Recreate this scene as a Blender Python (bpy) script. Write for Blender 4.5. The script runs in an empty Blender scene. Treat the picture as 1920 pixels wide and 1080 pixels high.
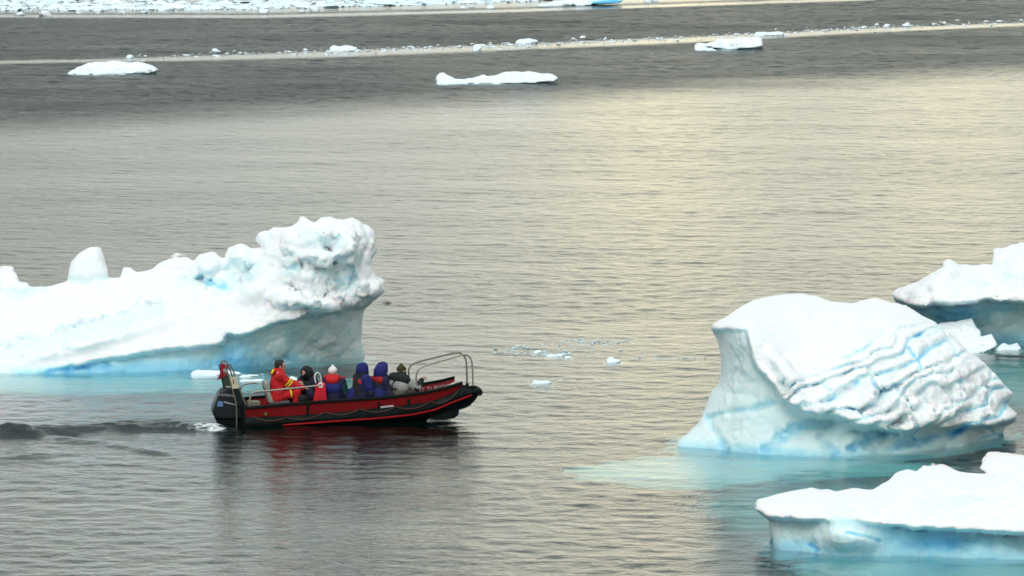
import bpy, bmesh, math, random
import numpy as np
from mathutils import Vector, Matrix

C = bpy.context.scene.collection
SC = bpy.context.scene
R = math.radians

# ---------------------------------------------------------------- camera
CAM_H = 18.0
PITCH = 5.70
FPX = 12812.0                       # focal length in pixels of a 1920 px wide frame
cam_data = bpy.data.cameras.new("camera")
cam = bpy.data.objects.new("camera", cam_data)
C.objects.link(cam)
cam.location = (0, 0, CAM_H)
cam.rotation_euler = (R(90 - PITCH), 0, 0)
cam_data.sensor_width = 36.0
cam_data.lens = FPX / 1920.0 * 36.0
cam_data.clip_start = 1.0
cam_data.clip_end = 9000.0
SC.camera = cam

# ---------------------------------------------------------------- sky
SUN_EL, SUN_AZ = 35.0, 192.0         # azimuth measured from +Y (view direction) towards +X
world = bpy.data.worlds.new("World")
SC.world = world
world.use_nodes = True
wt = world.node_tree
for n in list(wt.nodes):
    wt.nodes.remove(n)


class NT:
    """tiny node-graph helper"""
    def __init__(s, tree):
        s.t = tree

    def n(s, kind, ins=None, **props):
        nd = s.t.nodes.new(kind)
        for k, v in props.items():
            setattr(nd, k, v)
        for k, v in (ins or {}).items():
            s.put(nd.inputs[k], v)
        return nd

    def put(s, sock, v):
        if isinstance(v, bpy.types.NodeSocket):
            s.t.links.new(v, sock)
        elif isinstance(v, bpy.types.Node):
            s.t.links.new(v.outputs[0], sock)
        else:
            sock.default_value = v

    def m(s, op, a, b=None, c=None, clamp=False):
        nd = s.n("ShaderNodeMath", operation=op, use_clamp=clamp)
        s.put(nd.inputs[0], a)
        if b is not None:
            s.put(nd.inputs[1], b)
        if c is not None:
            s.put(nd.inputs[2], c)
        return nd.outputs[0]

    def mix(s, f, a, b, blend='MIX'):
        nd = s.n("ShaderNodeMix", data_type='RGBA', blend_type=blend)
        s.put(nd.inputs[0], f)
        s.put(nd.inputs[6], a)
        s.put(nd.inputs[7], b)
        return nd.outputs[2]

    def ramp(s, f, stops, interp='LINEAR'):
        nd = s.n("ShaderNodeValToRGB")
        cr = nd.color_ramp
        cr.interpolation = interp
        while len(cr.elements) < len(stops):
            cr.elements.new(0.5)
        for e, (p, c) in zip(cr.elements, stops):
            e.position = p
            e.color = (c[0], c[1], c[2], 1) if not isinstance(c, (int, float)) else (c, c, c, 1)
        s.put(nd.inputs[0], f)
        return nd.outputs[0]


w = NT(wt)
sky = w.n("ShaderNodeTexSky", sky_type='NISHITA', sun_disc=False)
sky.sun_elevation = R(SUN_EL)
sky.sun_rotation = R(SUN_AZ)
sky.air_density = 1.0
sky.dust_density = 3.0
tc = w.n("ShaderNodeTexCoord")
sep = w.n("ShaderNodeSeparateXYZ", {0: tc.outputs['Generated']})
X, Y, Z = sep.outputs
elev = w.m('MULTIPLY', w.m('ARCSINE', Z), 180 / math.pi)
azim = w.m('MULTIPLY', w.m('ARCTAN2', X, Y), 180 / math.pi)
# overcast cloud deck: brightness by elevation, broken by large soft cloud shapes
el01 = w.m('DIVIDE', elev, 90.0, clamp=True)
SKY_RAMP = [(0.0, (0.50, 0.52, 0.51)), (0.035, (0.76, 0.79, 0.72)), (0.065, (0.94, 0.96, 0.84)),
            (0.10, (0.61, 0.65, 0.60)), (0.16, (0.35, 0.42, 0.41)), (0.35, (0.35, 0.42, 0.44)),
            (0.62, (0.90, 0.97, 1.02)), (1.0, (1.22, 1.29, 1.34))]
base = w.ramp(el01, SKY_RAMP, 'EASE')
cv = w.n("ShaderNodeCombineXYZ", {0: w.m('MULTIPLY', azim, 0.16), 1: w.m('MULTIPLY', elev, 0.10), 2: 3.3})
cn = w.n("ShaderNodeTexNoise", {'Vector': cv.outputs[0], 'Scale': 1.0, 'Detail': 3.0, 'Roughness': 0.55})
cloud = w.m('MULTIPLY_ADD', w.m('SUBTRACT', cn.outputs[0], 0.5), 0.55, 1.0)
# the bright break in the cloud lies ahead and a little to the right, greyer to the left
az_l = w.m('DIVIDE', w.m('ADD', azim, 5.2), 3.4, clamp=True)
az_f = w.m('MULTIPLY_ADD', az_l, 0.28, 0.72)
fade = w.m('SUBTRACT', 1.0, w.m('DIVIDE', elev, 40.0, clamp=True), clamp=True)
az_ff = w.m('MULTIPLY_ADD', w.m('SUBTRACT', az_f, 1.0), fade, 1.0)
# two soft brighter breaks ahead: columns of pale light lie on the water under them


def lobe(c, wd):
    q = w.m('DIVIDE', w.m('SUBTRACT', azim, c), wd)
    return w.m('POWER', 2.718, w.m('MULTIPLY', w.m('MULTIPLY', q, q), -1.0))


lb = w.m('ADD', w.m('ADD', w.m('MULTIPLY', lobe(0.9, 1.7), 0.34), w.m('MULTIPLY', lobe(1.3, 0.7), 0.36)), w.m('MULTIPLY', lobe(3.8, 1.2), 0.55))
cloudcol = w.mix(1.0, base, w.n("ShaderNodeCombineColor", {0: w.m('MULTIPLY', cloud, az_ff), 1: w.m('MULTIPLY', cloud, az_ff), 2: w.m('MULTIPLY', cloud, az_ff)}).outputs[0], 'MULTIPLY')
# the break itself is warm: golden light from behind thin cloud, low over the horizon
low = w.m('SUBTRACT', 1.0, w.m('DIVIDE', elev, 13.0, clamp=True), clamp=True)
cloudcol = w.mix(w.m('MULTIPLY', w.m('MULTIPLY', lb, low), 1.3, clamp=True), cloudcol, (1.55, 1.38, 0.94, 1))
bg_sky = w.n("ShaderNodeBackground", {'Color': sky.outputs[0], 'Strength': 0.06})
bg_cloud = w.n("ShaderNodeBackground", {'Color': cloudcol, 'Strength': 1.0})
mixbg = w.n("ShaderNodeMixShader", {0: 0.90, 1: bg_sky.outputs[0], 2: bg_cloud.outputs[0]})
out = w.n("ShaderNodeOutputWorld", {'Surface': mixbg.outputs[0]})

# ---------------------------------------------------------------- sun (soft, overcast)
sd = bpy.data.lights.new("sun", 'SUN')
sd.energy = 1.12
sd.angle = R(24)
sd.color = (1.0, 0.99, 0.965)
sun = bpy.data.objects.new("sun", sd)
C.objects.link(sun)
sdir = Vector((math.sin(R(SUN_AZ)) * math.cos(R(SUN_EL)), math.cos(R(SUN_AZ)) * math.cos(R(SUN_EL)), math.sin(R(SUN_EL))))
sun.rotation_euler = sdir.to_track_quat('Z', 'Y').to_euler()

# ---------------------------------------------------------------- exposure and engine
SC.view_settings.view_transform = 'Standard'
SC.view_settings.look = 'None'
SC.view_settings.gamma = 1.0
SC.view_settings.use_curve_mapping = False
SC.view_settings.exposure = 0.30
SC.render.engine = 'CYCLES'
SC.cycles.use_denoising = True
SC.cycles.max_bounces = 8
SC.cycles.transmission_bounces = 6
SC.cycles.diffuse_bounces = 4
SC.cycles.glossy_bounces = 4
SC.cycles.volume_bounces = 0
SC.cycles.sample_clamp_indirect = 8.0

# ================================================================ helpers
_cp, _sp = math.cos(R(PITCH)), math.sin(R(PITCH))


def proj(x, y, z):
    zz = z - CAM_H
    d = y * _cp - zz * _sp
    return 960 + FPX * x / d, 540 - FPX * (y * _sp + zz * _cp) / d


def water_y(py):
    return CAM_H / math.tan(R(PITCH) + math.atan((py - 540) / FPX))


def ray(px, py):
    d = Vector(((px - 960) / FPX, _cp + (540 - py) / FPX * _sp, -_sp + (540 - py) / FPX * _cp))
    return d


def at_z(px, py, z=0.0):
    d = ray(px, py)
    t = (z - CAM_H) / d.z
    return Vector((0, 0, CAM_H)) + d * t


def at_y(px, py, y):
    d = ray(px, py)
    return Vector((0, 0, CAM_H)) + d * (y / d.y)


def mesh_np(name, v, f, smooth=True, attrs=None):
    me = bpy.data.meshes.new(name)
    v = np.ascontiguousarray(v, dtype=np.float32)
    f = np.ascontiguousarray(f, dtype=np.int32)
    k = f.shape[1]
    me.vertices.add(len(v))
    me.vertices.foreach_set("co", v.ravel())
    me.loops.add(f.size)
    me.loops.foreach_set("vertex_index", f.ravel())
    me.polygons.add(len(f))
    me.polygons.foreach_set("loop_start", np.arange(0, f.size, k, dtype=np.int32))
    me.polygons.foreach_set("loop_total", np.full(len(f), k, dtype=np.int32))
    me.polygons.foreach_set("use_smooth", np.full(len(f), smooth, dtype=bool))
    me.update(calc_edges=True)
    me.validate()
    for an, av in (attrs or {}).items():
        a = me.attributes.new(an, 'FLOAT', 'POINT')
        a.data.foreach_set("value", np.ascontiguousarray(av, dtype=np.float32))
    return me


def link(name, me, mat=None, parent=None, loc=None):
    o = bpy.data.objects.new(name, me)
    if mat is not None and me is not None:
        if isinstance(mat, (list, tuple)):
            for m_ in mat:
                me.materials.append(m_)
        elif len(me.materials) == 0:
            me.materials.append(mat)
    C.objects.link(o)
    if parent is not None:
        o.parent = parent
    if loc is not None:
        o.location = loc
    return o


def tag(o, label=None, cat=None, group=None, kind=None):
    if label:
        o["label"] = label
    if cat:
        o["category"] = cat
    if group:
        o["group"] = group
    if kind:
        o["kind"] = kind
    return o


def empty(name, loc=(0, 0, 0), rot=(0, 0, 0)):
    o = bpy.data.objects.new(name, None)
    C.objects.link(o)
    o.location = loc
    o.rotation_euler = rot
    o.empty_display_size = 0.2
    return o


# ---------------------------------------------------------------- noise
_rng = np.random.default_rng(7)
_LAT = _rng.random((32, 32, 32)).astype(np.float32)


def vnoise(p):
    i = np.floor(p).astype(np.int32)
    f = (p - i).astype(np.float32)
    f = f * f * f * (f * (f * 6 - 15) + 10)
    i0 = i & 31
    i1 = (i + 1) & 31
    L = _LAT
    x0, y0, z0 = i0[:, 0], i0[:, 1], i0[:, 2]
    x1, y1, z1 = i1[:, 0], i1[:, 1], i1[:, 2]
    fx, fy, fz = f[:, 0], f[:, 1], f[:, 2]
    a = L[x0, y0, z0] * (1 - fx) + L[x1, y0, z0] * fx
    b = L[x0, y1, z0] * (1 - fx) + L[x1, y1, z0] * fx
    c = L[x0, y0, z1] * (1 - fx) + L[x1, y0, z1] * fx
    d = L[x0, y1, z1] * (1 - fx) + L[x1, y1, z1] * fx
    return (a * (1 - fy) + b * fy) * (1 - fz) + (c * (1 - fy) + d * fy) * fz


def fbm(p, octaves=3, gain=0.5):
    s, a, t = 0.0, 1.0, 0.0
    for o in range(octaves):
        s = s + a * (vnoise(p * (2.03 ** o) + 11.7 * o) - 0.5)
        t += a
        a *= gain
    return s / t * 2.0


def billow(p, octaves=3, gain=0.5):
    s, a, t = 0.0, 1.0, 0.0
    for o in range(octaves):
        s = s + a * (np.abs(vnoise(p * (2.07 ** o) + 5.3 * o) - 0.5) * 2)
        t += a
        a *= gain
    return s / t


def worley(p, seed=0):
    """F1 and F2 distance of a jittered grid"""
    i = np.floor(p).astype(np.int32)
    f1 = np.full(len(p), 9.0, np.float32)
    f2 = np.full(len(p), 9.0, np.float32)
    for dx in (-1, 0, 1):
        for dy in (-1, 0, 1):
            for dz in (-1, 0, 1):
                c = i + np.array([dx, dy, dz])
                k = c & 31
                jx = _LAT[k[:, 0], k[:, 1], k[:, 2]]
                jy = _LAT[k[:, 1], (k[:, 2] + 7 + seed) & 31, k[:, 0]]
                jz = _LAT[k[:, 2], k[:, 0], (k[:, 1] + 13) & 31]
                d = np.sqrt((c[:, 0] + jx - p[:, 0]) ** 2 + (c[:, 1] + jy - p[:, 1]) ** 2 + (c[:, 2] + jz - p[:, 2]) ** 2)
                f2 = np.minimum(f2, np.maximum(d, f1))
                f1 = np.minimum(f1, d)
    return f1, f2


# ---------------------------------------------------------------- surface nets (field < 0 inside)
_COR = [(0, 0, 0), (1, 0, 0), (0, 1, 0), (1, 1, 0), (0, 0, 1), (1, 0, 1), (0, 1, 1), (1, 1, 1)]
_EDG = [(0, 1), (2, 3), (4, 5), (6, 7), (0, 2), (1, 3), (4, 6), (5, 7), (0, 4), (1, 5), (2, 6), (3, 7)]


def surface_nets(f, org, h):
    ins = f < 0
    nx, ny, nz = f.shape
    cnt = np.zeros((nx - 1, ny - 1, nz - 1), np.int8)
    for (a, b, c) in _COR:
        cnt += ins[a:nx - 1 + a, b:ny - 1 + b, c:nz - 1 + c]
    act = (cnt > 0) & (cnt < 8)
    I, J, K = np.nonzero(act)
    idx = np.full(act.shape, -1, np.int32)
    idx[I, J, K] = np.arange(len(I))
    vals = np.stack([f[I + a, J + b, K + c] for (a, b, c) in _COR], 1)
    cor = np.array(_COR, np.float32)
    acc = np.zeros((len(I), 3), np.float32)
    num = np.zeros(len(I), np.float32)
    for a, b in _EDG:
        fa, fb = vals[:, a], vals[:, b]
        m = (fa < 0) != (fb < 0)
        t = np.where(m, fa / np.where(m, fa - fb, 1), 0)
        acc += np.where(m[:, None], cor[a] + t[:, None] * (cor[b] - cor[a]), 0)
        num += m
    v = (acc / num[:, None] + np.stack([I, J, K], 1)) * h + np.array(org)
    quads = []

    def put(A, B, D, E, flip):
        q = np.stack([A, B, D, E], 1)
        q[flip] = q[flip][:, ::-1]
        quads.append(q)
    # x edges
    s = ins[:-1] != ins[1:]
    i, j, k = np.nonzero(s[:, 1:-1, 1:-1])
    j += 1
    k += 1
    put(idx[i, j - 1, k - 1], idx[i, j, k - 1], idx[i, j, k], idx[i, j - 1, k], ~ins[i, j, k])
    s = ins[:, :-1] != ins[:, 1:]
    i, j, k = np.nonzero(s[1:-1, :, 1:-1])
    i += 1
    k += 1
    put(idx[i - 1, j, k - 1], idx[i - 1, j, k], idx[i, j, k], idx[i, j, k - 1], ~ins[i, j, k])
    s = ins[:, :, :-1] != ins[:, :, 1:]
    i, j, k = np.nonzero(s[1:-1, 1:-1, :])
    i += 1
    j += 1
    put(idx[i - 1, j - 1, k], idx[i, j - 1, k], idx[i, j, k], idx[i - 1, j, k], ~ins[i, j, k])
    q = np.concatenate(quads)
    return v, q


def smoothstep(a, b, x):
    t = np.clip((x - a) / (b - a), 0, 1)
    return t * t * (3 - 2 * t)


def poly_sdf(poly, gx, gy):
    """signed distance, positive inside"""
    p = np.array(poly, np.float32)
    d = np.full(gx.shape, 1e9, np.float32)
    inside = np.zeros(gx.shape, bool)
    n = len(p)
    for i in range(n):
        a, b = p[i], p[(i + 1) % n]
        e = b - a
        wx, wy = gx - a[0], gy - a[1]
        t = np.clip((wx * e[0] + wy * e[1]) / (e @ e + 1e-9), 0, 1)
        d = np.minimum(d, (wx - e[0] * t) ** 2 + (wy - e[1] * t) ** 2)
        c = ((a[1] > gy) != (b[1] > gy))
        xi = a[0] + (gy - a[1]) / (b[1] - a[1] + 1e-12) * (b[0] - a[0])
        inside ^= c & (gx < xi)
    d = np.sqrt(d)
    return np.where(inside, d, -d)


def line_dist(pts, gx, gy):
    d = np.full(gx.shape, 1e9, np.float32)
    for a, b in zip(pts[:-1], pts[1:]):
        a = np.array(a, np.float32)
        b = np.array(b, np.float32)
        e = b - a
        wx, wy = gx - a[0], gy - a[1]
        t = np.clip((wx * e[0] + wy * e[1]) / (e @ e + 1e-9), 0, 1)
        d = np.minimum(d, (wx - e[0] * t) ** 2 + (wy - e[1] * t) ** 2)
    return np.sqrt(d)


def rbf(pts, gx, gy, lam=0.5):
    """thin-plate spline through (px, py, value)"""
    P = np.array(pts, np.float64)
    xy = P[:, :2] / 100.0

    def U(r2):
        return 0.5 * r2 * np.log(r2 + 1e-9)
    n = len(P)
    r2 = ((xy[:, None] - xy[None]) ** 2).sum(-1)
    A = np.zeros((n + 3, n + 3))
    A[:n, :n] = U(r2) + np.eye(n) * lam * 0.05
    A[:n, n] = 1
    A[:n, n + 1:] = xy
    A[n, :n] = 1
    A[n + 1:, :n] = xy.T
    sol = np.linalg.solve(A, np.concatenate([P[:, 2], [0, 0, 0]]))
    X_, Y_ = gx / 100.0, gy / 100.0
    o = sol[n] + sol[n + 1] * X_ + sol[n + 2] * Y_
    for i in range(n):
        o = o + sol[i] * U((X_ - xy[i, 0]) ** 2 + (Y_ - xy[i, 1]) ** 2)
    return o.astype(np.float32)


def material(name):
    m = bpy.data.materials.new(name)
    m.use_nodes = True
    t = m.node_tree
    for n in list(t.nodes):
        t.nodes.remove(n)
    return m, NT(t)
# ================================================================ materials of the place
def ice_material(name="glacier_ice", sss=0.85):
    m, t = material(name)
    pos = t.n("ShaderNodeNewGeometry").outputs['Position']
    blue = t.n("ShaderNodeAttribute", attribute_name="blue").outputs['Fac']
    n1 = t.n("ShaderNodeTexNoise", {'Vector': pos, 'Scale': 1.6, 'Detail': 5.0, 'Roughness': 0.6}).outputs[0]
    n2 = t.n("ShaderNodeTexNoise", {'Vector': pos, 'Scale': 9.0, 'Detail': 5.0, 'Roughness': 0.65}).outputs[0]
    n3 = t.n("ShaderNodeTexNoise", {'Vector': pos, 'Scale': 42.0, 'Detail': 3.0, 'Roughness': 0.6}).outputs[0]
    bl = t.m('ADD', blue, t.m('MULTIPLY', t.m('SUBTRACT', n1, 0.5), 0.16))
    bl = t.m('ADD', bl, t.m('MULTIPLY', t.m('SUBTRACT', n2, 0.5), 0.10), clamp=True)
    col = t.ramp(bl, [(0.0, (0.895, 0.945, 0.96)), (0.16, (0.82, 0.935, 0.97)), (0.38, (0.77, 0.94, 0.985)),
                      (0.62, (0.42, 0.77, 0.94)), (1.0, (0.09, 0.50, 0.86))])
    hgt = t.m('ADD', t.m('ADD', t.m('MULTIPLY', n2, 1.0), t.m('MULTIPLY', n3, 0.25)), t.m('MULTIPLY', n1, 1.4))
    bump = t.n("ShaderNodeBump", {'Height': hgt, 'Distance': 0.05, 'Strength': 0.6})
    bs = t.n("ShaderNodeBsdfPrincipled", {'Base Color': col, 'Normal': bump.outputs[0],
                                          'Roughness': t.m('MULTIPLY_ADD', bl, -0.35, 0.75),
                                          'Subsurface Weight': sss, 'Subsurface Scale': 0.22, 'IOR': 1.31})
    bs.inputs['Subsurface Radius'].default_value = (0.25, 0.75, 1.0)
    t.n("ShaderNodeOutputMaterial", {0: bs.outputs[0]})
    return m


ICE = ice_material()
BRASH_ICE = ice_material("brash_ice", 0.0)


def water_material():
    m, t = material("sea_water")
    pos = t.n("ShaderNodeNewGeometry").outputs['Position']
    ruf = t.n("ShaderNodeAttribute", attribute_name="ruffle").outputs['Fac']
    foam = t.n("ShaderNodeAttribute", attribute_name="foam").outputs['Fac']
    mp = t.n("ShaderNodeMapping", {'Vector': pos})
    mp.inputs['Scale'].default_value = (1.25, 1.0, 1.0)
    n1 = t.n("ShaderNodeTexNoise", {'Vector': mp.outputs[0], 'Scale': 3.2, 'Detail': 4.0, 'Roughness': 0.62, 'Distortion': 0.3}).outputs[0]
    n2 = t.n("ShaderNodeTexNoise", {'Vector': pos, 'Scale': 14.0, 'Detail': 2.0}).outputs[0]
    h = t.m('ADD', n1, t.m('MULTIPLY', n2, 0.12))
    bump = t.n("ShaderNodeBump", {'Height': h, 'Distance': 0.055, 'Strength': ruf})
    bs = t.n("ShaderNodeBsdfPrincipled", {'Base Color': (1, 1, 1, 1), 'Transmission Weight': 1.0, 'IOR': 1.333,
                                          'Roughness': t.m('MULTIPLY_ADD', t.m('MULTIPLY', ruf, ruf), 0.10, 0.010), 'Normal': bump.outputs[0]})
    fo = t.n("ShaderNodeBsdfDiffuse", {'Color': (0.75, 0.80, 0.80, 1)})
    fn = t.n("ShaderNodeTexNoise", {'Vector': pos, 'Scale': 6.0, 'Detail': 6.0, 'Roughness': 0.7}).outputs[0]
    ff = t.m('MULTIPLY', t.m('SUBTRACT', t.m('ADD', fn, t.m('MULTIPLY', foam, 0.6)), 0.72), 5.0, clamp=True)
    ff = t.m('MULTIPLY', ff, t.m('MULTIPLY', foam, 2.0, clamp=True))
    mx = t.n("ShaderNodeMixShader", {0: ff, 1: bs.outputs[0], 2: fo.outputs[0]})
    ab = t.n("ShaderNodeVolumeAbsorption", {'Color': (0.0, 0.74, 0.72, 1), 'Density': 0.62})
    t.n("ShaderNodeOutputMaterial", {'Surface': mx.outputs[0], 'Volume': ab.outputs[0]})
    return m


WATER = water_material()


def seabed_material():
    m, t = material("seabed_silt")
    pos = t.n("ShaderNodeNewGeometry").outputs['Position']
    n1 = t.n("ShaderNodeTexNoise", {'Vector': pos, 'Scale': 0.2, 'Detail': 4.0}).outputs[0]
    col = t.ramp(n1, [(0.3, (0.035, 0.055, 0.045)), (0.7, (0.06, 0.085, 0.07))])
    bs = t.n("ShaderNodeBsdfDiffuse", {'Color': col})
    t.n("ShaderNodeOutputMaterial", {0: bs.outputs[0]})
    return m


# ================================================================ icebergs
def iceberg(name, sil, upper, up_pts, low_pts, y_mid, thick, vox, grid, mats=ICE, rough=None, bumps=(),
            grooves=(), cracks=None, low_blue=0.4, rnd=0.35, zlo=-1.0, flare=0.3, ridge_y=None, chunk=0.0, seed=0,
            noise_amp=0.16, blue_spots=(), parent=None, low_noise=0.3, soft=5.0, up_pts_w=None, edge_w=0.45):
    """solid block of ice: outline `sil` with depth given by control points, in metres of real distance.
    grid = (px0, px1, y0, y1, ztop)"""
    px0, px1, gy0, gy1, zt = grid
    ym = 0.5 * (gy0 + gy1)
    ppm = FPX / ym
    x0, x1 = (px0 - 960) / ppm, (px1 - 960) / ppm
    x0, x1 = x0 * 1.02 - 0.1 if x0 < 0 else x0 * 0.98 - 0.1, x1 * 1.02 + 0.1 if x1 > 0 else x1 * 0.98 + 0.1
    # pixel maps
    py_top = 540 - FPX * ((gy1 * _sp + (zt - CAM_H) * _cp) / (gy1 * _cp - (zt - CAM_H) * _sp)) - 20
    py_bot = 540 - FPX * ((gy0 * _sp + (zlo - CAM_H) * _cp) / (gy0 * _cp - (zlo - CAM_H) * _sp)) + 20
    st = 2.0
    mx = np.arange(px0 - 60, px1 + 60, st, dtype=np.float32)
    my = np.arange(py_top, py_bot, st, dtype=np.float32)
    GX, GY = np.meshgrid(mx, my, indexing='ij')
    S = poly_sdf(sil, GX, GY) / ppm
    low = None
    if up_pts is None:
        # simple dome about y_mid
        Dm = water_y(up_pts_w) + 1.9 * np.clip(up_pts_w - GY, -5, 999) / ppm
        rr0 = min(rnd, 0.12)
        Dm = Dm + rr0 * (1 - np.sqrt(np.clip(1 - (1 - np.clip(S / rr0, 0, 1)) ** 2, 0, 1)))
        lowm = np.zeros_like(Dm)
    else:
        Dm = rbf(up_pts, GX, GY)
        lowm = np.zeros_like(Dm)
        if upper is not None:
            U = poly_sdf(upper, GX, GY)
            # ragged lip edge
            q = np.stack([GX.ravel() / 26.0, GY.ravel() / 26.0, np.full(GX.size, 3.0 + seed)], 1)
            U = U + (fbm(q, 4, 0.6).reshape(GX.shape)) * 5.0
            lowm = smoothstep(soft, -soft, U)
            Dl = rbf(low_pts, GX, GY)
            Dm = Dm * (1 - lowm) + Dl * lowm
        Dm = Dm + rnd * (1 - np.sqrt(np.clip(1 - (1 - np.clip(S / rnd, 0, 1)) ** 2, 0, 1)))
    blue = low_blue * lowm
    for (bx, by, rx, ry, ang, hgt) in bumps:
        ca, sa = math.cos(R(ang)), math.sin(R(ang))
        u = ((GX - bx) * ca + (GY - by) * sa) / rx
        v = (-(GX - bx) * sa + (GY - by) * ca) / ry
        g = np.exp(-(u * u + v * v) ** 1.5)
        Dm = Dm - 1.35 * hgt * g
    for (pts, wid, dep, bl) in grooves:
        d = line_dist(pts, GX, GY)
        q = np.stack([GX.ravel() / 14.0, GY.ravel() / 14.0, np.full(GX.size, 9.0)], 1)
        d = d + fbm(q, 3).reshape(GX.shape) * wid * 0.8
        g = np.exp(-np.clip(d / wid, 0, 9) ** 2)
        Dm = Dm + dep * g
        blue = blue + bl * g
    for (bx, by, rx, ry, ang, bl) in blue_spots:
        ca, sa = math.cos(R(ang)), math.sin(R(ang))
        u = ((GX - bx) * ca + (GY - by) * sa) / rx
        v = (-(GX - bx) * sa + (GY - by) * ca) / ry
        q = np.stack([GX.ravel() / 18.0, GY.ravel() / 18.0, np.full(GX.size, 4.0)], 1)
        nz = 1 + 0.9 * fbm(q, 4, 0.6).reshape(GX.shape)
        blue = blue + bl * np.exp(-((u * u + v * v) * nz) ** 1.2)
    if cracks is not None:
        # blocks split along slanting fractures; the fractures open down to blue ice
        cpoly, ang, lx, ly, dep, cb = cracks
        cm = smoothstep(-5, 30, poly_sdf(cpoly, GX, GY))
        ca, sa = math.cos(R(ang)), math.sin(R(ang))
        q0 = np.stack([GX.ravel() / 60.0, GY.ravel() / 60.0, np.full(GX.size, 1.0)], 1)
        wx = fbm(q0, 3).reshape(GX.shape) * 26
        wy = fbm(q0 + 17, 4).reshape(GX.shape) * 20
        u = ((GX + wx) * ca + (GY + wy) * sa) / lx
        v = (-(GX + wx) * sa + (GY + wy) * ca) / ly
        q6 = np.stack([GX.ravel() / 110.0, GY.ravel() / 60.0, np.full(GX.size, 31.0)], 1)
        v = v + 0.45 * fbm(q6, 3).reshape(GX.shape) + 0.28 * np.sin(v * 1.9 + 0.7)
        row = np.floor(v)
        h1 = np.abs(np.sin(row * 12.9898) * 43758.547) % 1.0
        u = u + h1 * 3.7
        col_ = np.floor(u)
        h2 = np.abs(np.sin(row * 78.233 + col_ * 37.719) * 24634.633) % 1.0
        h3 = np.abs(np.sin(row * 39.425 + col_ * 11.135) * 17453.291) % 1.0
        fv_, fu_ = v - row, u - col_
        dv = np.minimum(fv_, 1 - fv_) * ly
        ru_ = np.abs(np.sin((row + 3) * 5.233 + np.round(u) * 91.17) * 9631.7) % 1.0
        du = np.minimum(fu_, 1 - fu_) * lx + np.where(ru_ > 0.55, 40.0, 0.0)
        dv = dv + 4.0 * smoothstep(0.1, 0.6, fbm(q6 * 2.3 + 5, 3).reshape(GX.shape))
        e = np.minimum(dv, du * 1.3)
        q1 = np.stack([GX.ravel() / 45.0, GY.ravel() / 45.0, np.full(GX.size, 21.0)], 1)
        patch = smoothstep(-0.45, 0.25, fbm(q1, 3).reshape(GX.shape))
        slab = smoothstep(0.0, 7.0, e)
        # every slab stands a little proud and leans out at its lower edge
        Dm = Dm - cm * slab * dep * (0.30 + 0.75 * h2 + 0.55 * fv_ + 0.3 * (h3 - 0.5) * (fu_ - 0.5) * 2)
        Dm = Dm + cm * dep * 0.5
        lines = np.exp(-(e / 2.6) ** 2) * 0.75 + np.exp(-(e / 8.0) ** 2) * 0.15
        blue = blue + cb * cm * lines * (0.25 + 0.75 * patch)
    RO = np.full(GX.shape, 1.0, np.float32) if rough is None else np.clip(rbf(rough, GX, GY), 0.0, 2)
    RO = np.maximum(RO, 0.15) * (1 - lowm) + low_noise * lowm
    gxx, gyy = np.gradient(Dm, st)
    nrm = np.sqrt(1 + np.clip((gxx * ppm) ** 2 + (gyy * ppm) ** 2, 0, 12))
    B = np.full(GX.shape, y_mid, np.float32) if ridge_y is None else rbf(ridge_y, GX, GY)
    Sr = max(thick * 0.8, 0.3)
    B = B + thick * np.sqrt(np.clip(1 - (1 - np.clip(S / Sr, 0, 1)) ** 2, 0, 1))
    B = np.maximum(B, Dm + 0.25)

    xs = np.arange(x0, x1, vox, dtype=np.float32)
    ys = np.arange(gy0, gy1, vox, dtype=np.float32)
    zs = np.arange(zlo, zt, vox, dtype=np.float32)
    VX, VY, VZ = np.meshgrid(xs, ys, zs, indexing='ij')
    zc = np.maximum(VZ, 0)
    PX, PY = proj(VX, VY, zc)
    u = np.clip((PX - mx[0]) / st, 0, len(mx) - 1.001)
    v = np.clip((PY - my[0]) / st, 0, len(my) - 1.001)
    ui, vi = u.astype(np.int32), v.astype(np.int32)
    fu, fv = (u - ui).astype(np.float32), (v - vi).astype(np.float32)

    def samp(M, ui=ui, vi=vi, fu=fu, fv=fv):
        return (M[ui, vi] * (1 - fu) + M[ui + 1, vi] * fu) * (1 - fv) + (M[ui, vi + 1] * (1 - fu) + M[ui + 1, vi + 1] * fu) * fv
    fs = -samp(S)
    ff = (samp(Dm) - VY) / samp(nrm)
    fb = VY - samp(B)
    F = np.maximum(fs, np.maximum(ff, fb))
    edge = smoothstep(-0.05, -edge_w, fs)
    F = F + np.minimum(VZ, 0) * flare
    # close at the bottom
    F = np.maximum(F, (zlo + 2.5 * vox) - VZ)
    band = np.abs(F) < 0.45
    P = np.stack([VX[band], VY[band], VZ[band]], 1)
    ro = samp(RO, ui[band], vi[band], fu[band], fv[band])
    n = fbm(P * 0.9 + seed, 2) * 0.22 + (billow(P * 2.1 + seed, 4, 0.55) - 0.3) * 0.9
    d = noise_amp * ro * n + 0.02 * fbm(P * 9.0, 2)
    if chunk > 0:
        f1, f2 = worley(P * np.array([1.7, 1.7, 1.9]) + seed)
        g1, g2 = worley(P * np.array([4.3, 4.3, 4.3]) + seed + 9)
        d = d + chunk * ro * (((f1 - 0.45) * 0.9 + 0.5 * np.clip(0.12 - (f2 - f1), 0, 1)) + (g1 - 0.45) * 0.24 + 0.55 * np.clip(0.14 - (g2 - g1), 0, 1))
        d = d + 0.05 * ro * fbm(P * 7.0 + seed, 3, 0.65)
    F[band] += d * (0.30 + 0.70 * edge[band])
    # keep the box sides closed
    F[0] = F[-1] = 1
    F[:, 0] = F[:, -1] = 1
    F[:, :, 0] = F[:, :, -1] = 1
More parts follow.
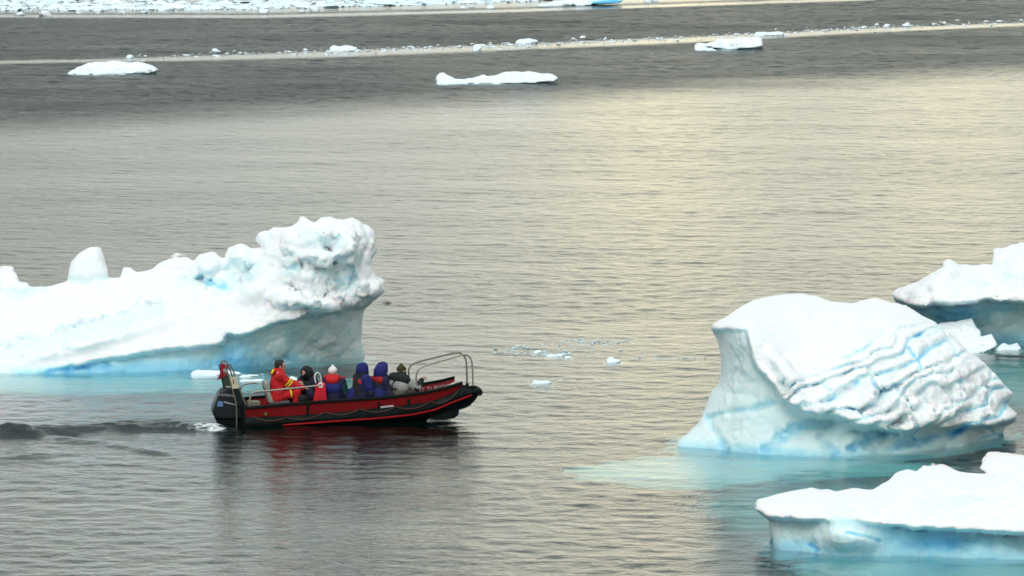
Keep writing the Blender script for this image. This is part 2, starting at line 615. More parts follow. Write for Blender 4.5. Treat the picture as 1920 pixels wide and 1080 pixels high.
    vv, qq = surface_nets(F, (x0, gy0, zlo), vox)
    pxv, pyv = proj(vv[:, 0], vv[:, 1], np.maximum(vv[:, 2], 0))
    uu = np.clip((pxv - mx[0]) / st, 0, len(mx) - 1.001)
    wv = np.clip((pyv - my[0]) / st, 0, len(my) - 1.001)
    bl = samp(blue, uu.astype(int), wv.astype(int), (uu - uu.astype(int)), (wv - wv.astype(int)))
    # the wet foot washed by the sea is clear ice
    wet = smoothstep(0.30, 0.0, vv[:, 2]) * 0.18
    bl = np.clip(bl + wet, 0, 1)
    me = mesh_np(name, vv, qq, True, {"blue": bl})
    print(name, len(vv), "verts")
    return link(name, me, mats)


W = water_y
# ---- large berg on the left
sil1 = [(-260, 575), (-160, 530), (-60, 505), (0, 497), (22, 500), (33, 515), (35, 527), (50, 530), (56, 538), (90, 537),
        (126, 527), (128, 505), (133, 490), (150, 474), (168, 461), (180, 459), (190, 463), (196, 480), (202, 505), (203, 521),
        (226, 519), (232, 503), (245, 503), (258, 513), (275, 509), (300, 492), (330, 479), (350, 477), (362, 484), (372, 477),
        (398, 474), (422, 485), (430, 466), (447, 459), (475, 466), (489, 463), (484, 448), (487, 438), (500, 433), (530, 425),
        (555, 418), (562, 409), (572, 407), (590, 414), (603, 408), (618, 406), (628, 411), (660, 411), (680, 418), (697, 432),
        (706, 450), (708, 462), (700, 478), (694, 492), (690, 500), (700, 510), (712, 518), (722, 528), (719, 542), (711, 556),
        (698, 568), (688, 576), (681, 584), (679, 605), (677, 640), (684, 662), (700, 700), (740, 900), (740, 1200), (-300, 1200), (-300, 600)]
up1 = [(-400, 380), (900, 380), (900, 560), (722, 562), (690, 572), (640, 583), (590, 592), (530, 606), (478, 622), (440, 634),
       (428, 630), (418, 644), (340, 655), (250, 667), (150, 683), (60, 698), (0, 704), (-60, 720), (-400, 760)]
u1 = [(-250, 700, 160.0), (-250, 600, 161.8), (-150, 540, 163.6), (0, 700, 160.1), (0, 640, 161.2), (0, 580, 162.6), (0, 510, 164.0), (150, 682, 160.0), (150, 600, 161.5),
      (150, 540, 163.2), (165, 490, 163.4), (230, 515, 163.6), (300, 660, 160.2), (300, 600, 161.1), (300, 540, 162.4), (300, 500, 163.5),
      (430, 638, 160.7), (430, 560, 161.9), (430, 530, 162.5), (430, 475, 163.5), (500, 618, 161.0), (500, 560, 161.7), (520, 500, 162.2),
      (520, 440, 163.0), (600, 590, 161.5), (600, 530, 161.7), (600, 460, 162.3), (610, 415, 163.2), (690, 570, 162.8),
      (712, 530, 163.2), (690, 460, 163.2)]
l1 = [(-250, 705, 160.0), (0, 704, 159.9), (150, 688, 160.3), (150, 704, 160.0), (300, 665, 160.7), (300, 698, 160.4), (430, 645, 161.3), (430, 690, 161.2),
      (500, 640, 161.7), (500, 682, 162.0), (600, 598, 162.1), (600, 640, 162.5), (600, 676, 162.9), (680, 590, 163.2), (683, 667, 163.6),
      (-250, 900, 160.0), (300, 900, 160.4), (700, 900, 163.4)]
r1 = [(0, 680, 0.05), (0, 600, 0.1), (0, 520, 0.8), (150, 600, 0.05), (165, 490, 0.5), (300, 640, 0.05), (300, 570, 0.2), (300, 500, 0.9),
      (430, 600, 0.15), (430, 500, 1.1), (500, 590, 0.5), (520, 540, 1.0), (560, 480, 1.3), (650, 520, 1.5), (650, 430, 1.2), (700, 530, 1.4), (560, 590, 0.8), (420, 640, 0.2), (-250, 600, 0.3)]
berg1 = iceberg("iceberg", sil1, up1, u1, l1, 163.6, 1.6, 0.042, (-265, 745, 159.0, 166.4, 4.1), rough=r1,
                low_blue=0.36, chunk=0.42, noise_amp=0.13, seed=2,
                bumps=[(560, 470, 40, 25, -10, 0.35), (650, 462, 26, 32, 10, 0.55), (570, 440, 60, 16, 5, 0.3), (600, 480, 34, 16, 5, 0.4),
                       (480, 530, 45, 26, -30, 0.35), (690, 545, 26, 20, 0, 0.4), (545, 560, 40, 16, 5, 0.35), (610, 570, 40, 14, -8, 0.35),
                       (450, 480, 26, 16, 0, 0.4), (390, 495, 22, 14, 0, 0.35), (150, 640, 150, 18, -14, 0.35)],
                grooves=[([(0, 662), (120, 632), (240, 596), (290, 572)], 16, 0.45, 0.16), ([(380, 528), (420, 538), (440, 530), (480, 500)], 11, 0.20, 0.38),
                         ([(340, 527), (380, 528), (420, 540)], 9, 0.10, 0.25), ([(0, 545), (40, 550), (80, 540)], 8, 0.25, 0.35), ([(130, 524), (160, 527), (200, 520)], 5, 0.1, 0.35),
                         ([(648, 490), (655, 515), (640, 530)], 13, 0.28, 0.30), ([(600, 505), (625, 520), (660, 530)], 12, 0.22, 0.24),
                         ([(575, 445), (600, 452), (640, 450)], 12, 0.12, 0.22), ([(470, 478), (430, 500)], 9, 0.12, 0.3), ([(540, 505), (555, 500)], 9, 0.2, 0.4)],
                blue_spots=[(330, 685, 200, 20, -4, 0.2), (440, 665, 40, 38, 30, 0.26), (545, 640, 14, 40, 0, 0.14), (640, 655, 60, 30, 0, -0.18), (80, 692, 110, 8, -4, 0.35), (560, 490, 60, 30, 0, 0.10), (400, 500, 60, 20, 0, 0.08), (200, 610, 160, 14, -14, 0.10)])
tag(berg1, "long white iceberg behind the boat, smooth snow ramp rising to a craggy knob", "iceberg", "large icebergs floating in the bay")

# ---- rounded berg on the right
sil2 = [(1264, 838), (1272, 826), (1290, 812), (1308, 795), (1322, 765), (1332, 737), (1346, 722), (1352, 700), (1353, 672), (1346, 640),
        (1334, 618), (1336, 607), (1360, 595), (1385, 578), (1412, 563), (1440, 556), (1470, 551), (1500, 549), (1530, 554), (1558, 565),
        (1600, 568), (1625, 560), (1642, 558), (1668, 566), (1700, 572), (1728, 591), (1750, 601), (1768, 613), (1790, 630), (1808, 652), (1836, 672),
        (1856, 690), (1874, 708), (1884, 722), (1898, 737), (1892, 750), (1886, 756), (1896, 765), (1908, 774), (1905, 790), (1885, 800), (1878, 818), (1900, 860),
        (1900, 1200), (1230, 1200), (1230, 900)]
up2 = [(1300, 500), (2000, 500), (2000, 780), (1908, 782), (1885, 792), (1860, 800), (1800, 800), (1740, 808), (1690, 812), (1650, 806), (1610, 800), (1590, 790), (1560, 786), (1530, 786),
       (1505, 776), (1478, 757), (1468, 752), (1455, 735), (1440, 712), (1420, 690), (1410, 665), (1402, 640), (1398, 620), (1360, 616), (1330, 618), (1300, 600)]
u2 = [(1530, 782, 144.0), (1480, 700, 144.5), (1425, 665, 144.9), (1402, 622, 145.2), (1340, 610, 146.4), (1500, 650, 145.5), (1500, 590, 147.0),
      (1500, 555, 148.4), (1420, 580, 146.9), (1600, 790, 143.8), (1600, 700, 144.6), (1600, 620, 146.2), (1600, 572, 148.1), (1700, 805, 144.3),
      (1700, 720, 144.8), (1700, 640, 146.2), (1700, 580, 148.3), (1800, 795, 145.4), (1800, 700, 146.1), (1790, 640, 147.6), (1895, 785, 147.4),
      (1890, 740, 147.8)]
l2 = [(1265, 838, 145.9), (1300, 800, 146.3), (1345, 720, 146.6), (1350, 640, 146.5), (1392, 640, 145.5), (1360, 844, 145.3), (1380, 760, 145.5),
      (1440, 730, 145.1), (1459, 856, 144.4), (1460, 790, 144.9), (1564, 858, 144.2), (1560, 800, 144.6), (1703, 849, 144.9), (1700, 818, 145.1),
      (1773, 840, 145.6), (1800, 808, 146.1), (1880, 818, 147.8), (1900, 798, 148.2), (1300, 1000, 145.8), (1560, 1000, 144.3), (1880, 1000, 147.8)]
r2 = [(1400, 600, 0.15), (1500, 570, 0.1), (1500, 640, 0.2), (1600, 600, 0.15), (1650, 640, 0.3), (1500, 700, 0.7), (1550, 760, 1.0), (1700, 700, 0.9),
      (1700, 600, 0.3), (1800, 700, 1.1), (1880, 760, 1.2), (1600, 700, 0.7), (1340, 620, 0.3)]
cr2 = [(1480, 770), (1440, 700), (1540, 690), (1600, 640), (1690, 600), (1760, 590), (1920, 720), (1920, 830), (1600, 830), (1520, 790)]
berg2 = iceberg("iceberg", sil2, up2, u2, l2, 148.2, 1.7, 0.036, (1225, 1915, 142.8, 151.0, 3.6), rough=r2,
                low_blue=0.30, chunk=0.20, noise_amp=0.12, seed=5, cracks=(cr2, -27, 86, 27, 0.26, 0.85), low_noise=0.4,
                bumps=[(1530, 765, 60, 16, 8, 0.3), (1620, 790, 40, 12, 0, 0.2), (1470, 690, 16, 50, -35, 0.25), (1860, 790, 50, 14, -10, 0.3), (1750, 785, 60, 14, -25, 0.3)],
                grooves=[([(1325, 782), (1365, 772), (1410, 767), (1470, 753)], 6, 0.10, 0.20), ([(1470, 812), (1500, 800), (1560, 790)], 13, 0.22, 0.24),
                         ([(1600, 838), (1640, 820), (1680, 808)], 9, 0.2, 0.30), ([(1680, 838), (1740, 822), (1810, 800)], 8, 0.18, 0.30), ([(1345, 728), (1380, 740), (1400, 738), (1450, 752)], 5, 0.05, 0.10),
                         ([(1436, 842), (1460, 825), (1500, 812)], 10, 0.14, 0.12), ([(1720, 632), (1745, 628), (1765, 615)], 5, 0.12, 0.35), ([(1332, 795), (1345, 820), (1362, 843)], 7, 0.10, 0.12),
                         ([(1560, 858), (1570, 846), (1552, 832), (1535, 822)], 7, 0.14, 0.16)],
                blue_spots=[(1450, 850, 200, 14, 3, 0.12), (1380, 800, 50, 40, 0, 0.06)])
tag(berg2, "big rounded iceberg right of the boat with slanting blue cracks and a concave left flank", "iceberg", "large icebergs floating in the bay")

# ---- berg behind it at the right edge
sil3 = [(1672, 551), (1688, 541), (1702, 534), (1722, 529), (1748, 512), (1770, 500), (1766, 490), (1778, 485), (1790, 491), (1800, 497), (1830, 499), (1846, 494),
        (1862, 498), (1862, 468), (1880, 464), (1905, 457), (1935, 452), (1980, 446), (2040, 452), (2090, 480), (2130, 540), (2150, 640), (2170, 700), (2170, 1100),
        (1640, 1100), (1700, 640), (1705, 590), (1700, 575), (1680, 566)]
up3 = [(1600, 400), (2300, 400), (2300, 580), (2100, 575), (1980, 568), (1930, 570), (1880, 566), (1850, 562), (1830, 568), (1790, 571), (1750, 570), (1725, 577), (1700, 574), (1660, 556)]
u3 = [(1672, 552, 167.6), (1720, 574, 165.8), (1760, 568, 165.4), (1760, 520, 166.4), (1780, 490, 167.6), (1800, 566, 165.3), (1850, 560, 165.8), (1850, 500, 167.8),
      (1900, 562, 166.0), (1900, 510, 166.6), (1900, 465, 168.4), (2000, 565, 165.6), (2000, 500, 166.8), (2000, 450, 168.6), (2100, 570, 166.4), (2100, 500, 168.0)]
l3 = [(1710, 590, 167.6), (1760, 580, 166.5), (1800, 640, 167.2), (1850, 575, 166.7), (1880, 638, 167.3), (1920, 580, 166.9), (1920, 638, 167.2), (2000, 590, 167.4), (2000, 638, 167.2),
      (2120, 600, 168.0), (2120, 638, 167.8), (1800, 900, 167.0), (2100, 900, 167.6)]
berg3 = iceberg("iceberg", sil3, up3, u3, l3, 168.6, 1.4, 0.05, (1635, 2180, 164.0, 171.5, 3.4), low_blue=0.5, chunk=0.22,
                noise_amp=0.16, seed=8, low_noise=0.6,
                blue_spots=[(1790, 590, 60, 16, 5, 0.35), (1890, 520, 30, 10, 0, 0.25), (1830, 530, 20, 8, 0, 0.3), (1890, 600, 80, 30, 0, -0.12), (1880, 578, 40, 8, 0, 0.2)],
                grooves=[([(1862, 500), (1890, 490), (1920, 480)], 6, 0.15, 0.2)], bumps=[(1780, 500, 20, 20, 0, 0.2)])
tag(berg3, "shaded iceberg behind the rounded one, ragged overhang above a deep blue hollow", "iceberg", "large icebergs floating in the bay")

# ---- low berg in the bottom right corner
sil4 = [(1417, 955), (1416, 945), (1421, 937), (1454, 928), (1490, 920), (1519, 914), (1538, 919), (1552, 917), (1568, 922), (1600, 915), (1620, 917), (1636, 918), (1652, 908), (1665, 901),
        (1679, 887), (1701, 878), (1718, 883), (1729, 873), (1747, 868), (1774, 872), (1801, 885), (1826, 887), (1846, 888), (1862, 893), (1848, 886), (1837, 878),
        (1842, 860), (1851, 848), (1864, 845), (1888, 848), (1915, 852), (1960, 858), (2020, 875), (2080, 900), (2110, 950), (2130, 1040), (2200, 1300), (1420, 1300),
        (1452, 1032), (1448, 1010), (1443, 990), (1441, 975), (1430, 966)]
up4 = [(1300, 700), (2300, 700), (2300, 1012), (2050, 1010), (1920, 1002), (1870, 1000), (1800, 996), (1720, 990), (1650, 982), (1610, 978), (1590, 970), (1560, 968), (1552, 978), (1530, 976), (1440, 972), (1410, 958)]
u4 = [(1425, 955, 129.8), (1450, 968, 129.4), (1454, 932, 130.4), (1520, 970, 129.0), (1520, 920, 130.8), (1600, 972, 128.8), (1600, 920, 131.2), (1700, 985, 128.4),
      (1700, 930, 129.8), (1700, 882, 131.8), (1800, 993, 128.1), (1800, 930, 129.8), (1800, 890, 131.6), (1880, 1000, 127.9), (1880, 930, 129.9), (1880, 890, 131.2), (1880, 850, 132.4),
      (2000, 1008, 127.8), (2000, 920, 130.4), (2000, 870, 132.4), (2100, 1008, 128.6), (2100, 950, 131.0)]
l4 = [(1450, 980, 130.0), (1462, 1033, 129.7), (1520, 980, 129.6), (1520, 1036, 129.4), (1560, 985, 128.9), (1600, 985, 128.9), (1600, 1036, 129.0), (1700, 995, 129.0), (1700, 1036, 129.0),
      (1800, 1005, 129.0), (1830, 1046, 128.6), (1900, 1010, 129.0), (1920, 1049, 128.5), (2050, 1020, 129.2), (2050, 1052, 128.6), (1500, 1200, 129.4), (2000, 1200, 128.5)]
berg4 = iceberg("iceberg", sil4, up4, u4, l4, 131.8, 1.4, 0.034, (1410, 2140, 126.8, 134.6, 2.6), low_blue=0.40, chunk=0.20,
                noise_amp=0.13, seed=12, low_noise=0.5,
                rough=[(1450, 950, 0.6), (1600, 940, 0.4), (1700, 900, 0.5), (1700, 980, 0.5), (1800, 940, 0.4), (1900, 860, 0.4), (1900, 990, 0.5), (2100, 950, 0.5)],
                blue_spots=[(1740, 1010, 130, 22, 2, 0.28), (1500, 1020, 50, 12, 0, 0.1), (1600, 1012, 50, 20, 5, -0.15), (1800, 936, 40, 6, -8, 0.22), (1760, 1020, 60, 10, 0, 0.2)],
                grooves=[([(1590, 998), (1640, 1010), (1650, 1016)], 3, 0.08, 0.3), ([(1780, 950), (1840, 935)], 3, 0.08, 0.25), ([(1520, 1020), (1530, 1032)], 4, 0.1, 0.4), ([(1560, 945), (1600, 958)], 4, 0.08, 0.12)],
                bumps=[(1590, 1010, 50, 20, 5, 0.25), (1700, 900, 40, 16, -20, 0.15)])
tag(berg4, "low snow-topped iceberg in the lower right corner with a rounded boulder on top", "iceberg", "large icebergs floating in the bay")


def submerged(berg, c, r, seed):
    """rounded foot of the berg reaching out under the surface"""
    bm_ = bmesh.new()
    bmesh.ops.create_icosphere(bm_, subdivisions=5, radius=1.0)
    P_ = np.array([v.co[:] for v in bm_.verts], np.float32)
    n_ = 1 + 0.55 * fbm(P_ * 2.0 + seed * 3.1, 4, 0.6)
    for v, k in zip(bm_.verts, n_):
        v.co = Vector((c[0] + v.co.x * r[0] * k, c[1] + v.co.y * r[1] * k, min(c[2] + v.co.z * r[2] * (0.6 + 0.4 * k), -0.10)))
    me_ = bpy.data.meshes.new("submerged_foot")
    bm_.to_mesh(me_)
    bm_.free()
    for p_ in me_.polygons:
        p_.use_smooth = True
    a_ = me_.attributes.new("blue", 'FLOAT', 'POINT')
    a_.data.foreach_set("value", np.full(len(me_.vertices), 0.15, np.float32))
    return link("submerged_foot", me_, ICE, berg)


submerged(berg1, (-10.0, 159.3, -1.0), (7.0, 2.2, 0.55), 1)
submerged(berg2, (3.5, 142.9, -1.15), (2.1, 2.4, 0.75), 2)
submerged(berg2, (6.0, 143.6, -1.3), (3.2, 1.6, 0.8), 3)
submerged(berg4, (7.2, 127.8, -1.0), (1.8, 1.4, 0.65), 4)
submerged(berg4, (10.0, 127.4, -1.1), (3.0, 1.5, 0.65), 5)
submerged(berg2, (7.2, 139.2, -3.3), (3.0, 4.0, 1.1), 6)
submerged(berg3, (12.8, 161.0, -2.7), (3.5, 5.0, 1.1), 8)
# ================================================================ the sea
def axis(lo, hi, step0, step1, outer, growth=1.25):
    """dense between lo and hi (step grows linearly), stretching out to +-outer"""
    a = [lo]
    while a[-1] < hi:
        t = (a[-1] - lo) / (hi - lo)
        a.append(a[-1] + step0 * (1 - t) + step1 * t)
    s = step1
    while a[-1] < outer[1]:
        s *= growth
        a.append(a[-1] + s)
    b = [lo]
    s = step0
    while b[0] > outer[0]:
        s *= growth
        b.insert(0, b[0] - s)
    return np.array(b[:-1] + a, np.float64)


xs = axis(-25.0, 25.0, 0.115, 0.115, (-4000, 4000))
ys = axis(122.0, 335.0, 0.085, 0.20, (-600, 6000))
GXw, GYw = np.meshgrid(xs, ys, indexing='ij')
PXw, PYw = proj(GXw, GYw, 0.0)


def interp_line(pts, px):
    p = np.array(pts, float)
    return np.interp(px, p[:, 0], p[:, 1])


q2 = np.stack([GXw.ravel() * 0.05, GYw.ravel() * 0.035, np.full(GXw.size, 2.0)], 1)
g_low = fbm(q2, 3).reshape(GXw.shape)
q3 = np.stack([GXw.ravel() * 0.12, GYw.ravel() * 0.30, np.full(GXw.size, 6.0)], 1)
g_mid = fbm(q3, 3).reshape(GXw.shape)
edge = interp_line([(-400, 262), (0, 243), (960, 190), (1920, 138), (2400, 118)], PXw)
windy = smoothstep(22, -30, PYw - edge + g_mid * 14)
slick = interp_line([(-400, 124), (0, 118), (300, 113), (600, 104), (960, 90), (1300, 76), (1600, 60), (1920, 47), (2400, 30)], PXw)
sl_w = interp_line([(-400, 2.5), (250, 3.5), (600, 6.0), (1400, 5.0), (1920, 3.0), (2400, 2.5)], PXw)
sl = np.exp(-((PYw - slick + 1.5) / sl_w) ** 4)
far_edge = interp_line([(-400, 24), (0, 30), (480, 31), (960, 20), (1440, 4), (1920, -12), (2400, -26)], PXw)
sl2 = np.exp(-((PYw - far_edge) / 3.0) ** 4) + smoothstep(6, -2, PYw - far_edge + 8)
calm = np.clip(sl + sl2, 0, 1)
amp = 0.80 + 0.20 * g_low + 0.30 * g_mid * (1 - windy)
amp = amp * (1 - 0.30 * smoothstep(650, 350, PYw) * (1 - windy))
amp = amp * (1 + 0.75 * windy)
near = smoothstep(450, 900, PYw)
amp = amp * (0.80 - 0.12 * near)
amp = amp * (1 - 0.93 * calm)
# sheltered water close under the bergs
for (cx, cy, rx, ry) in ((-9.0, 158.5, 7.0, 2.2), (3.2, 142.6, 2.2, 3.0), (8.5, 127.3, 3.5, 1.6)):
    amp = amp * (1 - 0.55 * np.exp(-(((GXw - cx) / rx) ** 2 + ((GYw - cy) / ry) ** 2)))
rng = np.random.default_rng(3)
Hh = np.zeros_like(GXw)
res = 1.0 - smoothstep(180, 330, GYw) * 0.5
for i in range(80):
    lam = 0.36 * (4.5 / 0.36) ** (rng.random() ** 1.5)
    th = rng.normal(0, 0.95) + math.pi / 2 + 0.12
    kk = 2 * math.pi / lam
    sl_ = 0.0125 if lam < 1.3 else (0.0065 if lam < 2.2 else 0.0028)
    ph = rng.random() * 6.28
    Hh += (sl_ / kk) * np.sin(kk * (math.cos(th) * GXw + math.sin(th) * GYw) + ph + 1.2 * g_mid)
Hh *= amp
inner = smoothstep(-30, -24, GXw) * smoothstep(30, 24, GXw) * smoothstep(118, 124, GYw) * smoothstep(345, 320, GYw)
Hh *= inner
# wake of the boat: a low ridge trailing to the left, churned behind the engine
wk = interp_line([(-400, 818), (0, 806), (120, 806), (240, 797), (330, 795), (400, 799), (430, 802)], PXw)
on = smoothstep(438, 400, PXw)
d = (GYw - CAM_H / np.tan(R(PITCH) + np.arctan((wk - 540) / FPX)))
ridge = np.exp(-((d - 0.15) / 0.55) ** 2) * 0.085 - np.exp(-((d + 0.95) / 0.6) ** 2) * 0.05
ridge += np.exp(-((d + 3.2 + 0.02 * (PXw - 200)) / 0.45) ** 2) * 0.05 * smoothstep(380, 250, PXw)
ridge += np.exp(-((d + 5.0 - 0.006 * (PXw)) / 0.45) ** 2) * 0.045 * smoothstep(150, 60, PXw)
q4 = np.stack([GXw.ravel() * 0.9, GYw.ravel() * 0.9, np.full(GXw.size, 4.0)], 1)
g_hi = fbm(q4, 3).reshape(GXw.shape)
Hh += on * ridge * (0.75 + 0.9 * g_hi + 0.5 * g_mid)
chop = np.exp(-((d + 0.2) / 1.1) ** 2) * on
q5 = np.stack([GXw.ravel() * 2.6, GYw.ravel() * 2.6, np.full(GXw.size, 8.0)], 1)
Hh += chop * 0.06 * fbm(q5, 4, 0.6).reshape(GXw.shape)
foam = np.exp(-((d + 0.3) / 0.8) ** 2) * on * smoothstep(300, 420, PXw) * 0.42
foam += np.exp(-((d + 0.25) / 0.6) ** 2) * on * 0.26
for (bx, by, rx, ry, a) in ((860, 775, 24, 7, 0.62), (430, 806, 36, 3, 0.30)):
    foam += a * np.exp(-(((PXw - bx) / rx) ** 2 + ((PYw - by) / ry) ** 2))
    Hh += 0.05 * a * np.exp(-(((PXw - bx) / rx) ** 2 + ((PYw - by) / ry) ** 2))
ruff = (0.42 + 0.20 * g_mid + 1.3 * windy) * (1 - 0.9 * calm) + 0.9 * chop
ruff = np.clip(ruff, 0.03, 2.0)

nxw, nyw = GXw.shape
top = np.stack([GXw.ravel(), GYw.ravel(), Hh.ravel()], 1)
idw = np.arange(nxw * nyw).reshape(nxw, nyw)
qt = np.stack([idw[:-1, :-1], idw[1:, :-1], idw[1:, 1:], idw[:-1, 1:]], -1).reshape(-1, 4)
# closed body of water: rim, sides and underside
rim = np.concatenate([idw[:, 0], idw[-1, 1:], idw[-2::-1, -1], idw[0, -2:0:-1]])
nb = len(top)
bot = top[rim].copy()
bot[:, 2] = -7.0
bi = nb + np.arange(len(rim))
nxt = np.roll(np.arange(len(rim)), -1)
qs = np.stack([rim, bi, bi[nxt], rim[nxt]], 1)
allv = np.concatenate([top, bot])
z0 = np.zeros(len(rim))
# underside as one big quad
c0, c1, c2, c3 = 0, nxw - 1, nxw + nyw - 2, 2 * nxw + nyw - 3
qb = np.array([[bi[c0], bi[c3], bi[c2], bi[c1]]])
me = mesh_np("sea_water", allv, np.concatenate([qt, qs, qb]), True,
             {"ruffle": np.concatenate([ruff.ravel(), z0]), "foam": np.concatenate([np.clip(foam, 0, 1).ravel(), z0])})
sea = tag(link("sea_water", me, WATER), kind='structure')
bm = bmesh.new()
bmesh.ops.create_grid(bm, x_segments=8, y_segments=8, size=3900)
me = bpy.data.meshes.new("seabed")
bm.to_mesh(me)
bm.free()
sb = tag(link("seabed", me, seabed_material(), loc=(0, 2600, -4.0)), kind='structure')
# ================================================================ plain materials
def plain(name, col, rough=0.5, metal=0.0, spec=0.5, var=0.12, scale=14.0, bump=0.0, coat=0.0, dirt=None):
    m, t = material(name)
    tcn = t.n("ShaderNodeTexCoord").outputs['Object']
    nz = t.n("ShaderNodeTexNoise", {'Vector': tcn, 'Scale': scale, 'Detail': 4.0, 'Roughness': 0.6}).outputs[0]
    lo = tuple(c * (1 - var) for c in col)
    hi = tuple(min(1, c * (1 + var)) for c in col)
    c = t.ramp(nz, [(0.3, lo), (0.7, hi)])
    if dirt:
        nd = t.n("ShaderNodeTexNoise", {'Vector': tcn, 'Scale': 3.0, 'Detail': 6.0, 'Roughness': 0.7}).outputs[0]
        c = t.mix(t.m('MULTIPLY', t.m('SUBTRACT', nd, 0.5), 3.0, clamp=True), c, (*dirt, 1))
    ins = {'Base Color': c, 'Roughness': rough, 'Metallic': metal, 'Specular IOR Level': spec, 'Coat Weight': coat}
    if bump:
        ins['Normal'] = t.n("ShaderNodeBump", {'Height': nz, 'Distance': 0.01, 'Strength': bump}).outputs[0]
    bs = t.n("ShaderNodeBsdfPrincipled", ins)
    t.n("ShaderNodeOutputMaterial", {0: bs.outputs[0]})
    return m


RED = plain("red_painted_plastic", (0.19, 0.002, 0.004), 0.6, dirt=(0.10, 0.002, 0.004), spec=0.25, scale=5)
STRIPE = plain("red_rubbing_strip", (0.34, 0.003, 0.008), 0.55, spec=0.2)
REDB = plain("red_console_paint", (0.62, 0.008, 0.022), 0.4)
BLACK = plain("black_polyethylene", (0.005, 0.009, 0.009), 0.75, spec=0.12, bump=0.2, dirt=(0.026, 0.032, 0.030))
GUNW = plain("black_rubber_trim", (0.005, 0.008, 0.007), 0.8, spec=0.12)
COWL = plain("outboard_cowl_paint", (0.007, 0.012, 0.016), 0.35, spec=0.3)
STEEL = plain("brushed_steel_tube", (0.34, 0.32, 0.27), 0.38, metal=0.65)
STEELD = plain("weathered_steel_tube", (0.20, 0.19, 0.16), 0.5, metal=0.5)
GREYP = plain("grey_plastic", (0.30, 0.29, 0.26), 0.6)
WHITEP = plain("white_plastic", (0.75, 0.75, 0.72), 0.5)
GREENP = plain("dark_green_box_paint", (0.030, 0.045, 0.028), 0.6)
ROPE = plain("faded_rope", (0.10, 0.045, 0.03), 0.9, scale=60)
DECK = plain("grey_deck_board", (0.10, 0.10, 0.095), 0.8, bump=0.3)
BLUEL = plain("blue_sticker", (0.10, 0.22, 0.42), 0.4)
LETTER = plain("silver_lettering", (0.42, 0.36, 0.38), 0.4)
FLAGR = plain("red_flag_cloth", (0.55, 0.012, 0.05), 0.9)


def bm_link(name, bm, mat, parent=None, smooth=True, loc=None, bevel=0.0):
    me = bpy.data.meshes.new(name)
    bmesh.ops.recalc_face_normals(bm, faces=bm.faces)
    bm.to_mesh(me)
    bm.free()
    if smooth:
        for p in me.polygons:
            p.use_smooth = True
    o = link(name, me, mat, parent, loc)
    if bevel:
        b = o.modifiers.new("edge_bevel", 'BEVEL')
        b.width = bevel
        b.segments = 2
        b.limit_method = 'ANGLE'
    if smooth:
        try:
            me.set_sharp_from_angle(angle=R(40))
        except Exception:
            pass
    return o


def catmull(pts, n=8):
    P = [Vector(p) for p in pts]
    P = [P[0] * 2 - P[1]] + P + [P[-1] * 2 - P[-2]]
    o = []
    for i in range(1, len(P) - 2):
        for k in range(n):
            t = k / n
            a, b, c, d = P[i - 1], P[i], P[i + 1], P[i + 2]
            o.append(0.5 * ((2 * b) + (c - a) * t + (2 * a - 5 * b + 4 * c - d) * t * t + (3 * b - a - 3 * c + d) * t ** 3))
    o.append(P[-2])
    return o


def tube_bm(bm, pts, r, seg=10, cap=True):
    """round tube through points; r a number or one per point"""
    pts = [Vector(p) for p in pts]
    rr = r if isinstance(r, (list, tuple)) else [r] * len(pts)
    rings = []
    up = Vector((0, 0, 1))
    prev = None
    for i, p in enumerate(pts):
        t = (pts[min(i + 1, len(pts) - 1)] - pts[max(i - 1, 0)]).normalized()
        if prev is None:
            a = up if abs(t.z) < 0.9 else Vector((1, 0, 0))
            u = (a - t * a.dot(t)).normalized()
        else:
            u = (prev - t * prev.dot(t)).normalized()
        prev = u
        v = t.cross(u)
        rings.append([bm.verts.new(p + (u * math.cos(2 * math.pi * k / seg) + v * math.sin(2 * math.pi * k / seg)) * rr[i]) for k in range(seg)])
    for a, b in zip(rings[:-1], rings[1:]):
        for k in range(seg):
            bm.faces.new((a[k], a[(k + 1) % seg], b[(k + 1) % seg], b[k]))
    if cap:
        bm.faces.new(rings[0][::-1])
        bm.faces.new(rings[-1])
    return bm


def tube(name, pts, r, mat, parent, seg=10, smooth_n=0):
    if smooth_n:
        pts = catmull(pts, smooth_n)
    return bm_link(name, tube_bm(bmesh.new(), pts, r, seg), mat, parent)


def box_bm(bm, c, s, rot=None):
    M = Matrix.Translation(Vector(c)) @ (rot.to_4x4() if rot is not None else Matrix.Identity(4)) @ Matrix.Diagonal((s[0], s[1], s[2], 1))
    bmesh.ops.create_cube(bm, size=1.0, matrix=M)
    return bm


def loft_bm(bm, sections, closed=True, caps=True):
    rings = [[bm.verts.new(Vector(p)) for p in s] for s in sections]
    n = len(rings[0])
    for a, b in zip(rings[:-1], rings[1:]):
        for k in range(n if closed else n - 1):
            bm.faces.new((a[k], a[(k + 1) % n], b[(k + 1) % n], b[k]))
    if caps and closed:
        bm.faces.new(rings[0][::-1])
        bm.faces.new(rings[-1])
    return bm


# ================================================================ the boat
YAW = R(10)
_f = Vector((math.cos(YAW), math.sin(YAW), 0))
_l = Vector((-math.sin(YAW), math.cos(YAW), 0))
b0 = at_z(462, 801, 0.0) + _l * 0.98
b0.z = 0.0
boat = empty("motor_boat", b0, (0, 0, YAW))
tag(boat, "open red and black workboat with outboard engine and steel bow hoops, carrying people", "boat")


def LP(px, py, yl):
    """local boat point on the lengthwise plane y=yl seen at that spot"""
    d = ray(px, py)
    o = Vector((0, 0, CAM_H)) - b0
    t = (yl - o.dot(_l)) / d.dot(_l)
    p = o + d * t
    return Vector((p.dot(_f), yl, p.z))


def bt(x):
    s = max(0.0, min(1.0, (x - 2.6) / 2.75))
    return 0.98 - 0.46 * s ** 1.7


